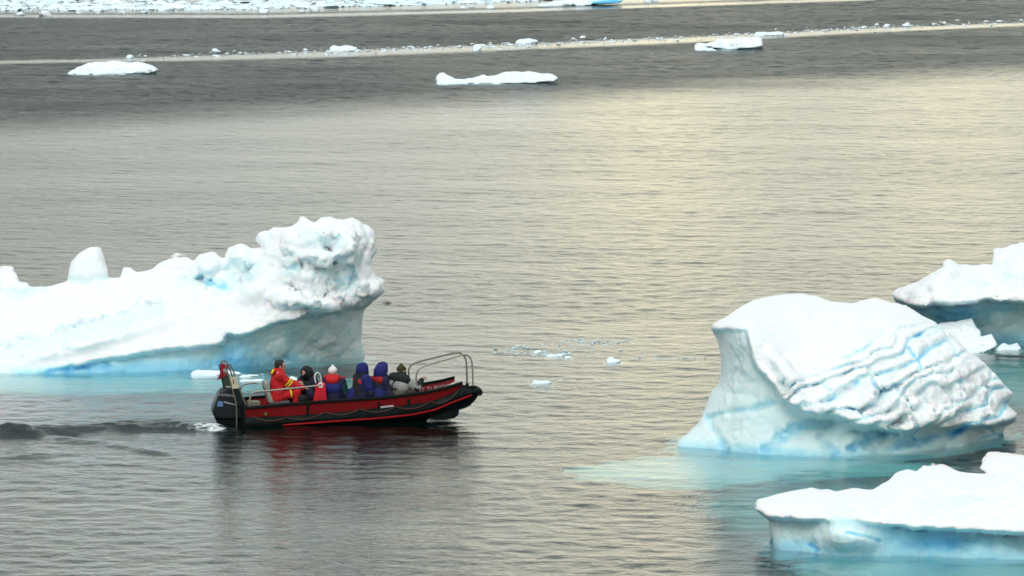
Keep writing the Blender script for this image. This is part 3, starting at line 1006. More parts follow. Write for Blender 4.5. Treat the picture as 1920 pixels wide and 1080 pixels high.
def curve_xz(pts, off=0.0):
    out_ = []
    for px, py in pts:
        x = (px - 460) / 84.4
        for _ in range(3):
            p = LP(px, py, -(bt(x) - off))
            x = p.x
        out_.append((p.x, p.z))
    return np.array(out_)


GT = curve_xz([(455, 764.5), (520, 758.5), (600, 752), (660, 748), (723, 744), (773, 738), (807, 732.5), (840, 725), (867, 716.5)], 0.1)
TT = curve_xz([(455, 783), (530, 781), (580, 778), (640, 773), (707, 766), (757, 761), (807, 754), (832, 746), (853, 735), (868, 730), (885, 731), (903, 731)], 0.03)
ST = curve_xz([(455, 803), (538, 797), (640, 789.5), (723, 783.5), (773, 778), (815, 769), (848, 755), (885, 741), (903, 736.5)])
BT = curve_xz([(455, 806), (640, 797), (723, 790), (773, 785.5), (807, 780), (840, 771), (870, 765), (890, 754), (905, 742)], 0.15)


def cz(Cv, x):
    return float(np.interp(x, Cv[:, 0], Cv[:, 1]))


XB = float(TT[-1, 0])
XG = float(GT[-1, 0])
# hull: keel, bilges and the fat black side tubes
secs = []
for i in range(45):
    x = -0.02 + (XB + 0.02) * i / 44
    b = bt(x)
    zs, zt, zb = cz(ST, x), cz(TT, x), cz(BT, x)
    e = min(1.0, (XB - x) / 0.25) if x > XB - 0.25 else 1.0
    e = 0.55 + 0.45 * math.sqrt(max(e, 0))
    zk = min(zb - 0.16, zs - 0.2) if x < 4.2 else zb - 0.10 * (XB - x) / (XB - 4.2)
    zd = max(0.16, zt - 0.16)
    half = [(0.0, zk), (b * 0.45, zk + 0.04), (b - 0.16, zb - 0.02), (b - 0.05, zs - 0.03), (b - 0.01, zs + 0.03), (b + 0.015, zs + (zt - zs) * 0.4),
            (b, zs + (zt - zs) * 0.7), (b - 0.045, zt - 0.015), (b - 0.12, zt), (b - 0.22, zt - 0.02), (b - 0.27, zd), (0.0, zd)]
    mz = (zs + zt) / 2
    half = [(y * (e if x > XB - 0.25 else 1), mz + (z - mz) * e if x > XB - 0.25 else z) for y, z in half]
    ring = [(x, -y, z) for y, z in half] + [(x, y, z) for y, z in half[-2:0:-1]]
    secs.append(ring)
bm_link("hull", loft_bm(bmesh.new(), secs), BLACK, boat)
# two lengthwise skids under the bow
for sy in (-1, 1):
    ss = []
    for (px, zt_, zb_) in ((4.15, 0.16, 0.06), (4.45, 0.26, 0.02), (4.72, 0.34, 0.05), (4.80, 0.36, 0.10), (4.84, 0.38, 0.24)):
        y = sy * (bt(px) - 0.20)
        ss.append([(px, y - 0.05, zb_), (px, y + 0.05, zb_), (px, y + 0.05, zt_), (px, y - 0.05, zt_)])
    bm_link("keel_skid", loft_bm(bmesh.new(), ss), BLACK, boat)
# deck boards inside
bm = bmesh.new()
ss = [[(x, -(bt(x) - 0.28), 0.17), (x, bt(x) - 0.28, 0.17), (x, bt(x) - 0.28, 0.20), (x, -(bt(x) - 0.28), 0.20)] for x in np.linspace(0.1, 3.6, 12)]
bm_link("deck", loft_bm(bm, ss), DECK, boat)
for sy in (-1, 1):
    xs_ = np.linspace(0.0, XG, 40)
    bm = bmesh.new()
    ss = []
    for x in xs_:
        zg, zt = cz(GT, x) - 0.03, cz(TT, x) - 0.02
        if x > XG - 0.25:
            zt = zt + (zg - zt) * 0.55 * (x - XG + 0.25) / 0.25
        y0 = bt(x) - 0.105
        y1 = bt(x) - 0.10 + 0.012
        lean = 0.03
        ss.append([(x, sy * (y1 - lean), zt), (x, sy * y1, zg), (x, sy * (y0 - 0.03), zg), (x, sy * (y0 - 0.03 - lean), zt)])
    sp = bm_link("side_panel", loft_bm(bm, ss), RED, boat, smooth=False)
    bm = bmesh.new()
    ss = []
    for x in xs_:
        zg = cz(GT, x)
        y = bt(x) - 0.10
        ss.append([(x, sy * (y + 0.04), zg - 0.045), (x, sy * (y + 0.045), zg - 0.01), (x, sy * (y + 0.02), zg + 0.012), (x, sy * (y - 0.05), zg + 0.012),
                   (x, sy * (y - 0.06), zg - 0.01), (x, sy * (y - 0.05), zg - 0.045)])
    bm_link("gunwale", loft_bm(bm, ss), GUNW, boat)
    pts = []
    for x in np.linspace(float(ST[1, 0]) - 0.1, float(ST[-2, 0]), 36):
        pts.append((x, sy * (bt(x) - 0.004), cz(ST, x) + 0.004))
    tube("rub_strake", pts, [0.006] + [0.021] * 34 + [0.016], STRIPE, boat, 8)
    # black ribs clamped over the panel
    for px in (576, 711, 768):
        x = (px - 460) / 84.4
        y = bt(x) - 0.10
        zg, zt = cz(GT, x), cz(TT, x)
        bm = bmesh.new()
        hh = (zg - zt) if px < 700 else (zg - zt) * 0.62
        zc = zt + hh * 0.5 - 0.02 if px > 700 else (zg + zt) / 2
        box_bm(bm, (x, sy * (y + 0.022), zc), (0.05, 0.04, hh))
        bm_link("panel_rib", bm, GUNW, boat, smooth=False, bevel=0.006)
    # looped grab rope
    att = [(470, 779), (537, 782), (609, 772), (674, 766), (742, 762), (806, 753), (859, 733)]
    A = []
    for px, py in att:
        x = (px - 460) / 84.4
        p = LP(px, py, -(bt(x)))
        A.append(Vector((p.x, sy * (bt(p.x) + 0.005), p.z)))
    pts = []
    for i in range(len(A) - 1):
        for k in range(9):
            t = k / 9
            p = A[i].lerp(A[i + 1], t)
            p.z -= 0.10 * 4 * t * (1 - t) * (1.25 if i == 5 else 1)
            p.y = sy * (bt(p.x) + 0.022)
            pts.append(p)
    pts.append(A[-1])
    tube("grab_rope", pts, 0.009, ROPE, boat, 6)
    for a in A[1:-1]:
        bm = bmesh.new()
        box_bm(bm, a, (0.07, 0.035, 0.045))
        bm_link("rope_clamp", bm, GUNW, boat, smooth=False, bevel=0.008)
# transom
bm = bmesh.new()
box_bm(bm, (0.02, 0, 0.24), (0.07, 1.50, 0.42))
bm_link("transom", bm, BLACK, boat, smooth=False, bevel=0.01)
# little things on the near panel
p = LP(498.5, 776.5, -(bt(0.45) - 0.085))
bm = bmesh.new()
bmesh.ops.create_cone(bm, cap_ends=True, segments=16, radius1=0.04, radius2=0.03, depth=0.03, matrix=Matrix.Translation(p) @ Matrix.Rotation(R(90), 4, 'X'))
hf = bm_link("drain_fitting", bm, plain("olive_fitting", (0.12, 0.12, 0.03), 0.5), boat)
pa, pb = LP(714, 765, -1.0), LP(740, 762, -1.0)
mid = (pa + pb) / 2
bm = bmesh.new()
ang = math.atan2(pb.z - pa.z, pb.x - pa.x)
box_bm(bm, (mid.x, -(bt(mid.x) - 0.075), mid.z), (0.30, 0.012, 0.038), Matrix.Rotation(-ang, 3, 'Y'))
bm_link("name_plate", bm, plain("pale_plate", (0.45, 0.43, 0.45), 0.5), boat, smooth=False)


def text_obj(name, body, size, mat, parent, loc, rot, depth=0.002, sx=1.0):
    cu = bpy.data.curves.new(name, 'FONT')
    cu.body = body
    cu.size = size
    cu.extrude = depth
    cu.align_x = 'CENTER'
    cu.align_y = 'CENTER'
    cu.resolution_u = 2
    tmp = bpy.data.objects.new(name, cu)
    C.objects.link(tmp)
    bpy.context.view_layer.update()
    me = bpy.data.meshes.new_from_object(tmp.evaluated_get(bpy.context.evaluated_depsgraph_get()))
    bpy.data.objects.remove(tmp)
    bpy.data.curves.remove(cu)
    o = link(name, me, mat, parent, loc)
    o.rotation_euler = rot
    o.scale = (sx, 1, 1)
    return o


# lettering along the inside of the far bow panel
pc = LP(800, 728, 0.64)
xm = pc.x
yy = bt(xm) - 0.10 - 0.045
sl = math.atan2(cz(GT, xm + 0.3) - cz(GT, xm - 0.3), 0.6)
M = Matrix.Rotation(math.atan2(-(bt(xm + 0.3) - bt(xm - 0.3)), 0.6) * -1, 4, 'Z') @ Matrix.Rotation(-sl, 4, 'Y') @ Matrix.Rotation(R(90), 4, 'X')
text_obj("lettering", "EVENT TURISM", 0.145, LETTER, boat, (xm, yy - 0.045, cz(GT, xm) - 0.15), M.to_euler())

# bow hoops
for y_, P_ in ((-0.42, [(781, 735), (780.5, 712), (781, 702), (786, 692), (797, 686), (830, 676), (864, 666.5), (873, 665.5), (881, 670), (885.5, 685), (887, 731)]),
               (0.42, [(767, 726), (766.5, 700), (766, 694), (770, 686), (780, 680), (820, 669.5), (850, 662.5), (862, 662), (871, 669), (874.5, 683), (876, 726)])):
    pts = [LP(a, b, y_) for a, b in P_]
    tube("bow_hoop", pts, 0.019, STEEL if y_ < 0 else STEELD, boat, 10, 5)
    bm = bmesh.new()
    e = pts[-1]
    tube_bm(bm, [e + Vector((0, 0, -0.06)), e + Vector((0, 0, 0.09))], [0.05, 0.035], 10)
    bm_link("hoop_socket", bm, GUNW, boat)
# a row of black lumps on the bow nose
bm = bmesh.new()
nose = LP(898, 733, -0.3)
tube_bm(bm, [(XB - 0.04, -0.44, nose.z - 0.02), (XB - 0.02, -0.2, nose.z - 0.01), (XB - 0.02, 0.2, nose.z - 0.01), (XB - 0.04, 0.44, nose.z - 0.02)], 0.075, 12)
bm_link("bow_fender", bm, BLACK, boat)

# side grab rails by the helm
for y_ in (-0.80, 0.80):
    P_ = [(468, 757), (469, 746), (472, 738.5), (479, 735), (500, 733), (560, 727), (601, 722.5)]
    pts = [LP(a, b, -0.80) for a, b in P_]
    pts = [Vector((p.x, y_, p.z)) for p in pts]
    if y_ > 0:
        pts = pts[:5]
    ra = tube("side_rail", pts, 0.021, STEEL, boat, 10, 5)
    if y_ < 0:
        c = pts[-1]
        bm = bmesh.new()
        ring = [c + Vector((0.045 * math.cos(a), 0, 0.045 * math.sin(a))) for a in np.linspace(0, 2 * math.pi, 17)]
        tube_bm(bm, ring, 0.017, 8, cap=False)
        bm_link("rail_ring", bm, WHITEP, ra)

# steering console: a wedge with a slanted face, a screen hoop and a wheel
pA, pB, pC, pD = LP(586, 757, -0.25), LP(592, 722, -0.25), LP(609, 718, -0.25), LP(613, 757, -0.25)
ss = []
for y_, k in ((-0.34, 0.96), (-0.31, 1.0), (0.16, 1.0), (0.19, 0.96)):
    cm = (pA + pB + pC + pD) / 4
    sec = []
    for q_ in (Vector((pA.x, 0, 0.2)), pA, pB, pB.lerp(pC, 0.3) + Vector((0, 0, 0.012)), pC, pD, Vector((pD.x, 0, 0.2))):
        sec.append((cm.x + (q_.x - cm.x) * k, y_, cm.z + (q_.z - cm.z) * k))
    ss.append(sec)
con = bm_link("steering_console", loft_bm(bmesh.new(), ss), REDB, boat, smooth=False, bevel=0.02)
wq = LP(592, 718, -0.25)
tube("screen_hoop", [Vector((wq.x, -0.28, wq.z)), LP(590, 706, -0.26), LP(594, 699, -0.25), LP(599, 701, -0.25), LP(602, 710, -0.25), LP(602, 720, -0.25)], 0.013, WHITEP, con, 8, 4)
bm = bmesh.new()
c = LP(586, 728, -0.08)
for k in range(25):
    pass
ring = [c + Vector((-0.05 * math.sin(a) * 1.0, 0.15 * math.cos(a), 0.14 * math.sin(a))) for a in np.linspace(0, 2 * math.pi, 25)]
tube_bm(bm, ring, 0.013, 8, cap=False)
for a in (0.5, 2.6, 4.7):
    tube_bm(bm, [c, c + Vector((-0.05 * math.sin(a), 0.15 * math.cos(a), 0.14 * math.sin(a)))], 0.009, 6)
tube_bm(bm, [c, c + Vector((0.12, 0, -0.03))], 0.02, 8)
bm_link("steering_wheel", bm, GUNW, con)

# helm seat
s0 = LP(497, 714, -0.05)
s1 = LP(505, 752, -0.05)
s2 = LP(538, 752, -0.05)
ss = []
for y_ in (-0.27, -0.24, 0.14, 0.17):
    k = 0.0 if abs(y_ + 0.05) < 0.2 else 0.02
    ss.append([(s0.x - 0.035, y_, s0.z - k), (s0.x + 0.045, y_, s0.z - k), (s0.x + 0.055, y_, s0.z - 0.14), (s1.x + 0.06, y_, s1.z + 0.02), (s1.x - 0.02, y_, s1.z - 0.03), (s0.x - 0.045, y_, s0.z - 0.1)])
seat = bm_link("helm_seat", loft_bm(bmesh.new(), ss), GREYP, boat, smooth=False, bevel=0.015)
bm = bmesh.new()
box_bm(bm, ((s1.x + s2.x) / 2 + 0.02, -0.05, s1.z - 0.02), (0.44, 0.44, 0.09))
bm_link("seat_cushion", bm, plain("dark_grey_cushion", (0.10, 0.10, 0.10), 0.7), seat, smooth=False, bevel=0.03)
bm = bmesh.new()
box_bm(bm, ((s1.x + s2.x) / 2 + 0.03, -0.05, (s1.z - 0.06 + 0.18) / 2 + 0.005), (0.36, 0.36, s1.z - 0.06 - 0.19))
bm_link("seat_box", bm, GREYP, seat, smooth=False, bevel=0.01)
# passenger benches, straddled
for x0_, x1_, y_ in ((1.35, 1.72, 0.05), (1.95, 2.30, 0.15), (2.45, 2.80, -0.25), (2.95, 3.3, -0.1), (3.35, 3.72, -0.15)):
    bm = bmesh.new()
    box_bm(bm, ((x0_ + x1_) / 2, y_, 0.30), (x1_ - x0_, 0.75, 0.20))
    bm_link("bench_seat", bm, GREYP, boat, smooth=False, bevel=0.02)
# gear box and fuel can by the stern
bm = bmesh.new()
g0 = LP(476, 754, -0.5)
box_bm(bm, (g0.x, -0.45, g0.z - 0.06), (0.26, 0.30, 0.16))
bm_link("battery_box", bm, plain("olive_grey_box", (0.16, 0.16, 0.11), 0.6), boat, smooth=False, bevel=0.015)

# stern arch: two bent tubes with a number board and a dark gear board between them
ay = -0.35
arch = [LP(a, b, ay) for a, b in ((444, 800), (443, 760), (437, 735), (429, 705), (424, 690), (424, 684), (430, 683.5), (435, 690), (445, 716), (455, 745), (463, 762))]
ar = tube("stern_arch", arch, 0.018, STEELD, boat, 10, 4)
arch2 = [Vector((p.x, 0.35, p.z)) for p in arch]
tube("arch_tube", arch2, 0.018, STEELD, ar, 10, 4)
for k in (3, 8):
    tube("cross_bar", [arch[k], arch2[k]], 0.014, STEELD, ar, 8)
b1, b2, b3, b4 = LP(431, 708, ay - 0.02), LP(443, 706, ay - 0.02), LP(449, 727, ay - 0.02), LP(436, 729, ay - 0.02)
bm = bmesh.new()
loft_bm(bm, [[p + Vector((0, dy, 0)) for p in (b1, b2, b3, b4)] for dy in (0, -0.014)])
nb_ = bm_link("number_board", bm, plain("cream_board", (0.55, 0.50, 0.36), 0.6), ar, smooth=False)
b1, b2, b3, b4 = [p + Vector((0, -0.017, 0)) for p in (LP(433, 709.5, ay), LP(440, 708.5, ay), LP(443, 722, ay), LP(436, 724, ay))]
bm = bmesh.new()
loft_bm(bm, [[p + Vector((0, dy, 0)) for p in (b1, b2, b3, b4)] for dy in (0, -0.008)])
bm_link("number_plate", bm, WHITEP, nb_, smooth=False)
text_obj("numeral", "1", 0.16, GUNW, nb_, LP(438, 716, ay - 0.05), (R(90), R(-8), 0), 0.003)
# lower dark board between the tubes
b1, b2, b3, b4 = LP(440, 729, ay + 0.01), LP(449, 728, ay + 0.01), LP(461, 760, ay + 0.01), LP(444, 762, ay + 0.01)
bm = bmesh.new()
loft_bm(bm, [[p + Vector((0, dy, 0)) for p in (b1, b2, b3, b4)] for dy in (0, 0.03)])
bm_link("splash_board", bm, COWL, ar, smooth=False)
b1, b2, b3, b4 = LP(414.5, 698, 0.1), LP(426, 695, 0.1), LP(433, 724, 0.1), LP(418.5, 724, 0.1)
bm = bmesh.new()
loft_bm(bm, [[p + Vector((0, dy, 0)) for p in (b1, b2, b3, b4)] for dy in (-0.12, 0.12)])
bm_link("gear_box", bm, GREENP, ar, smooth=False, bevel=0.01)
# aerial / flag staff with a bunched red and white flag
tube("flag_staff", [LP(419, 726, 0.0), LP(414, 700, 0.0), LP(411, 683, 0.0)], 0.012, GUNW, ar, 8)
rr = random.Random(4)
bm = bmesh.new()
NU, NV = 12, 14
grid_ = []
fp = [LP(420, 681, 0), LP(421, 690, 0), LP(417, 700, 0), LP(411, 709, 0)]
for i in range(NU):
    t = i / (NU - 1)
    k = t * 2.999
    a = int(k)
    cpt = fp[a].lerp(fp[a + 1], k - a)
    wdt = 0.11 - 0.05 * t
    row = []
    for j in range(NV):
        s = j / (NV - 1) - 0.5
        row.append(bm.verts.new(cpt + Vector((s * wdt * 1.6, 0.05 * math.sin(j * 2.1 + i * 0.5), -0.05 * abs(s) + 0.02 * math.sin(j * 1.3 + i)))))
    grid_.append(row)
cross = []
for i in range(NU - 1):
    for j in range(NV - 1):
        f_ = bm.faces.new((grid_[i][j], grid_[i][j + 1], grid_[i + 1][j + 1], grid_[i + 1][j]))
        f_.material_index = 1 if (i in (4, 5) and j > 3) or (j in (8, 9) and i < 7) else 0
me = bpy.data.meshes.new("flag")
bm.to_mesh(me)
bm.free()
fl = link("flag", me, [FLAGR, WHITEP], ar)
so = fl.modifiers.new("cloth_thickness", 'SOLIDIFY')
so.thickness = 0.006

# outboard engine
mot = bpy.data.objects.new("outboard_motor", None)
C.objects.link(mot)
mot.parent = boat
prof = [(455, 804), (416, 803), (411, 797), (403, 783), (399, 771), (400, 763), (405, 750), (411, 736), (417, 730), (425, 727.5), (437, 727), (449, 731), (456, 738), (458, 750), (457, 770)]
P0 = [LP(a, b, -0.22) for a, b in prof]
cc = sum(P0, Vector()) / len(P0)
# upper cowl and lower pan, rounded across
upc = [(411, 787), (403, 783), (399, 771), (400, 763), (405, 750), (411, 736), (417, 730), (425, 727.5), (437, 727), (449, 731), (456, 738), (458, 750), (458, 770), (456, 787)]
loc_ = [(413, 806), (415, 802), (405, 787), (404, 786), (430, 786), (454, 787), (455, 806), (440, 812)]


def round_solid(prof, yc, half, k_in=0.72, steps=((1.0, 0.55), (0.9, 0.8), (0.62, 0.95), (0.0, 1.0))):
    pts = [LP(a, b, yc - half * 0.8) for a, b in prof]
    c = sum(pts, Vector()) / len(pts)
    ss = []
    seq = [(-s, k) for s, k in steps] + [(s, k) for s, k in steps[-2::-1]]
    for s, k in seq:
        kk = 0.82 + 0.18 * k if k < 1 else 1.0
        ss.append([(c.x + (p.x - c.x) * kk, yc + s * half, c.z + (p.z - c.z) * kk) for p in pts])
    return loft_bm(bmesh.new(), ss)


cw = bm_link("cowl", round_solid(upc, -0.02, 0.24), COWL, mot, bevel=0.02)
pan = bm_link("lower_casing", round_solid(loc_, -0.02, 0.20), GUNW, mot, bevel=0.02)
bm = bmesh.new()
for (z0_, z1_, x0_, x1_, hy) in ((-0.75, 0.05, -0.42, -0.12, 0.05),):
    ss = []
    for z, w_ in ((0.1, 1.0), (-0.2, 0.8), (-0.5, 0.7), (-0.72, 0.9)):
        xc = -0.30 - 0.03 * z
        ss.append([(xc - 0.13 * w_, -0.02, z), (xc, -0.02 - hy, z), (xc + 0.13 * w_, -0.02, z), (xc, -0.02 + hy, z)])
    loft_bm(bm, ss)
tube_bm(bm, [(-0.55, -0.02, -0.62), (-0.45, -0.02, -0.62), (-0.25, -0.02, -0.62), (-0.08, -0.02, -0.62)], [0.03, 0.06, 0.06, 0.015], 10)
bm_link("drive_leg", bm, GUNW, mot)
bm = bmesh.new()
for k in range(3):
    a = k * 2.094
    c0_ = Vector((-0.56, -0.02, -0.62))
    d_ = Vector((0, math.cos(a), math.sin(a)))
    s_ = Vector((0.35, -math.sin(a), math.cos(a))).normalized()
    vv_ = [c0_ + d_ * 0.02 - s_ * 0.02, c0_ + d_ * 0.02 + s_ * 0.02, c0_ + d_ * 0.10 + s_ * 0.06, c0_ + d_ * 0.15, c0_ + d_ * 0.10 - s_ * 0.05]
    n_ = Vector((0.006, 0, 0))
    loft_bm(bm, [[v - n_ for v in vv_], [v + n_ for v in vv_]])
bm_link("propeller", bm, GUNW, mot, smooth=False)
bm = bmesh.new()
box_bm(bm, (-0.02, -0.02, 0.30), (0.16, 0.26, 0.36))
bm_link("mounting_bracket", bm, GUNW, mot, smooth=False, bevel=0.02)
tp = LP(430, 725.5, -0.1)
bm = bmesh.new()
box_bm(bm, (tp.x, -0.02, tp.z - 0.01), (0.16, 0.2, 0.04))
bm_link("cowl_handle", bm, GREYP, mot, smooth=False, bevel=0.015)
bm_fl = -0.02 - 0.24 - 0.006
text_obj("lettering", "YAMAHA", 0.085, LETTER, cw, LP(425, 741, bm_fl + 0.02) + Vector((0, -0.03, 0)), (R(90), R(5), 0), 0.004, 1.15)
q_ = [LP(a, b, bm_fl) for a, b in ((420, 752.5), (441, 758), (441, 759.5), (420, 755))]
bm = bmesh.new()
loft_bm(bm, [[p + Vector((0, dy, 0)) for p in q_] for dy in (0.01, -0.006)])
bm_link("stripe_decal", bm, LETTER, cw, smooth=False)
q_ = [LP(a, b, bm_fl) for a, b in ((409, 752), (418, 753), (418, 762), (407, 762))]
bm = bmesh.new()
loft_bm(bm, [[p + Vector((0, dy, 0)) for p in q_] for dy in (0.02, -0.005)])
bm_link("emblem_decal", bm, BLUEL, cw, smooth=False)

# ================================================================ people
SKIN = plain("skin", (0.50, 0.27, 0.19), 0.55, var=0.06)
DARKCL = plain("black_cloth", (0.008, 0.011, 0.012), 0.9, bump=0.4, scale=40)
BLUECL = plain("royal_blue_cloth", (0.004, 0.009, 0.115), 0.85, bump=0.4, scale=30)
NAVYCL = plain("navy_cloth", (0.005, 0.007, 0.035), 0.85, bump=0.4, scale=30)
TEALCL = plain("dark_teal_cloth", (0.006, 0.045, 0.055), 0.85, bump=0.4, scale=30)
YOKE = plain("dark_red_yoke", (0.30, 0.004, 0.008), 0.85, bump=0.4, scale=25)
REDCL = plain("red_suit_cloth", (0.50, 0.005, 0.008), 0.8, bump=0.4, scale=25)
YELCL = plain("yellow_reflective_band", (0.80, 0.66, 0.02), 0.6)
WHITECL = plain("white_wool", (0.78, 0.76, 0.72), 0.95, bump=0.6, scale=60)
GREYCL = plain("light_grey_cloth", (0.28, 0.28, 0.265), 0.9, bump=0.4)
KHAKI = plain("khaki_cloth", (0.10, 0.095, 0.065), 0.9, bump=0.4)
OLIVE = plain("olive_fleece", (0.045, 0.038, 0.010), 0.95, bump=0.6, scale=60)
HAIR = plain("black_hair", (0.010, 0.008, 0.007), 0.6, bump=0.8, scale=90)
EYE = plain("eye", (0.02, 0.015, 0.012), 0.2)


def sdf_mesh(name, caps, vox, mat, parent, k=0.03, cut=None, pad=0.05, wob=0.0):
    """one continuous skin round tapered limbs. caps: (a, b, ra, rb) or ('e', centre, (rx,ry,rz), rotation)"""
    pts = []
    for c in caps:
        if c[0] == 'e':
            r = max(c[2])
            pts += [Vector(c[1]) + Vector((r, r, r)), Vector(c[1]) - Vector((r, r, r))]
        else:
            r = max(c[2], c[3])
            for q in (c[0], c[1]):
                pts += [Vector(q) + Vector((r, r, r)), Vector(q) - Vector((r, r, r))]
    lo = np.array([min(p[i] for p in pts) for i in range(3)]) - pad
    hi = np.array([max(p[i] for p in pts) for i in range(3)]) + pad
    ax = [np.arange(lo[i], hi[i], vox, dtype=np.float32) for i in range(3)]
    G = np.stack(np.meshgrid(*ax, indexing='ij'), -1)
    F = np.full(G.shape[:3], 9.0, np.float32)
    for c in caps:
        if c[0] == 'e':
            q = G - np.array(c[1], np.float32)
            if len(c) > 3 and c[3] is not None:
                Mr = np.array(c[3].transposed(), np.float32)
                q = q @ Mr.T
            rr_ = np.array(c[2], np.float32)
            n = np.sqrt(((q / rr_) ** 2).sum(-1))
            d = (n - 1) * float(min(c[2]))
        else:
            a, b = np.array(c[0], np.float32), np.array(c[1], np.float32)
            e = b - a
            q = G - a
            t = np.clip((q @ e) / (e @ e + 1e-9), 0, 1)
            d = np.sqrt(((q - t[..., None] * e) ** 2).sum(-1)) - (c[2] + (c[3] - c[2]) * t)
        h = np.clip(0.5 + 0.5 * (F - d) / k, 0, 1)
        F = F * (1 - h) + d * h - k * h * (1 - h)
    if cut is not None:
        F = np.maximum(F, cut(G))
    if wob:
        band = np.abs(F) < 0.08
        F[band] += wob * fbm(G[band] * 11.0, 2)
    F[0] = F[-1] = 1
    F[:, 0] = F[:, -1] = 1
    F[:, :, 0] = F[:, :, -1] = 1
    v, q = surface_nets(F, lo, vox)
    return link(name, mesh_np(name, v, q, True), mat, parent)


def finger_tubes(caps, wrist, dirv, upv, curl, side=1):
    """five fingers of different lengths bending at the knuckles, and a thumb from the side of the palm"""
    dirv = dirv.normalized()
    sidev = dirv.cross(upv).normalized() * side
    upv = sidev.cross(dirv).normalized() * side
    palm_end = wrist + dirv * 0.085
    caps.append((wrist, wrist + dirv * 0.045, 0.024, 0.028))
    for i, (off, ln) in enumerate(((-0.030, 0.070), (-0.010, 0.080), (0.010, 0.076), (0.030, 0.060))):
        k0 = palm_end + sidev * off
        caps.append((wrist + dirv * 0.02 + sidev * off * 0.6, k0, 0.014, 0.0105))
        d1 = (dirv * math.cos(curl) - upv * math.sin(curl))
        k1 = k0 + d1 * ln * 0.45
        d2 = (dirv * math.cos(curl * 2.1) - upv * math.sin(curl * 2.1))
        k2 = k1 + d2 * ln * 0.55
        caps.append((k0, k1, 0.0100, 0.0092))
        caps.append((k1, k2, 0.0092, 0.0078))
    t0 = wrist + dirv * 0.025 - sidev * 0.028
    t1 = t0 + (dirv * 0.7 - sidev * 0.8).normalized() * 0.04
    t2 = t1 + (dirv * 0.9 - upv * 0.3 - sidev * 0.1).normalized() * 0.032
    caps.append((t0, t1, 0.014, 0.0115))
    caps.append((t1, t2, 0.0115, 0.009))


def ik(a, b, l1, l2, pole):
    """elbow / knee position between a and b"""
    d = b - a
    L_ = min(d.length, (l1 + l2) * 0.995)
    d = d.normalized()
    x = (l1 * l1 - l2 * l2 + L_ * L_) / (2 * L_)
    h = math.sqrt(max(l1 * l1 - x * x, 0))
    pl = (pole - d * pole.dot(d)).normalized()
    return a + d * x + pl * h, a + d * L_


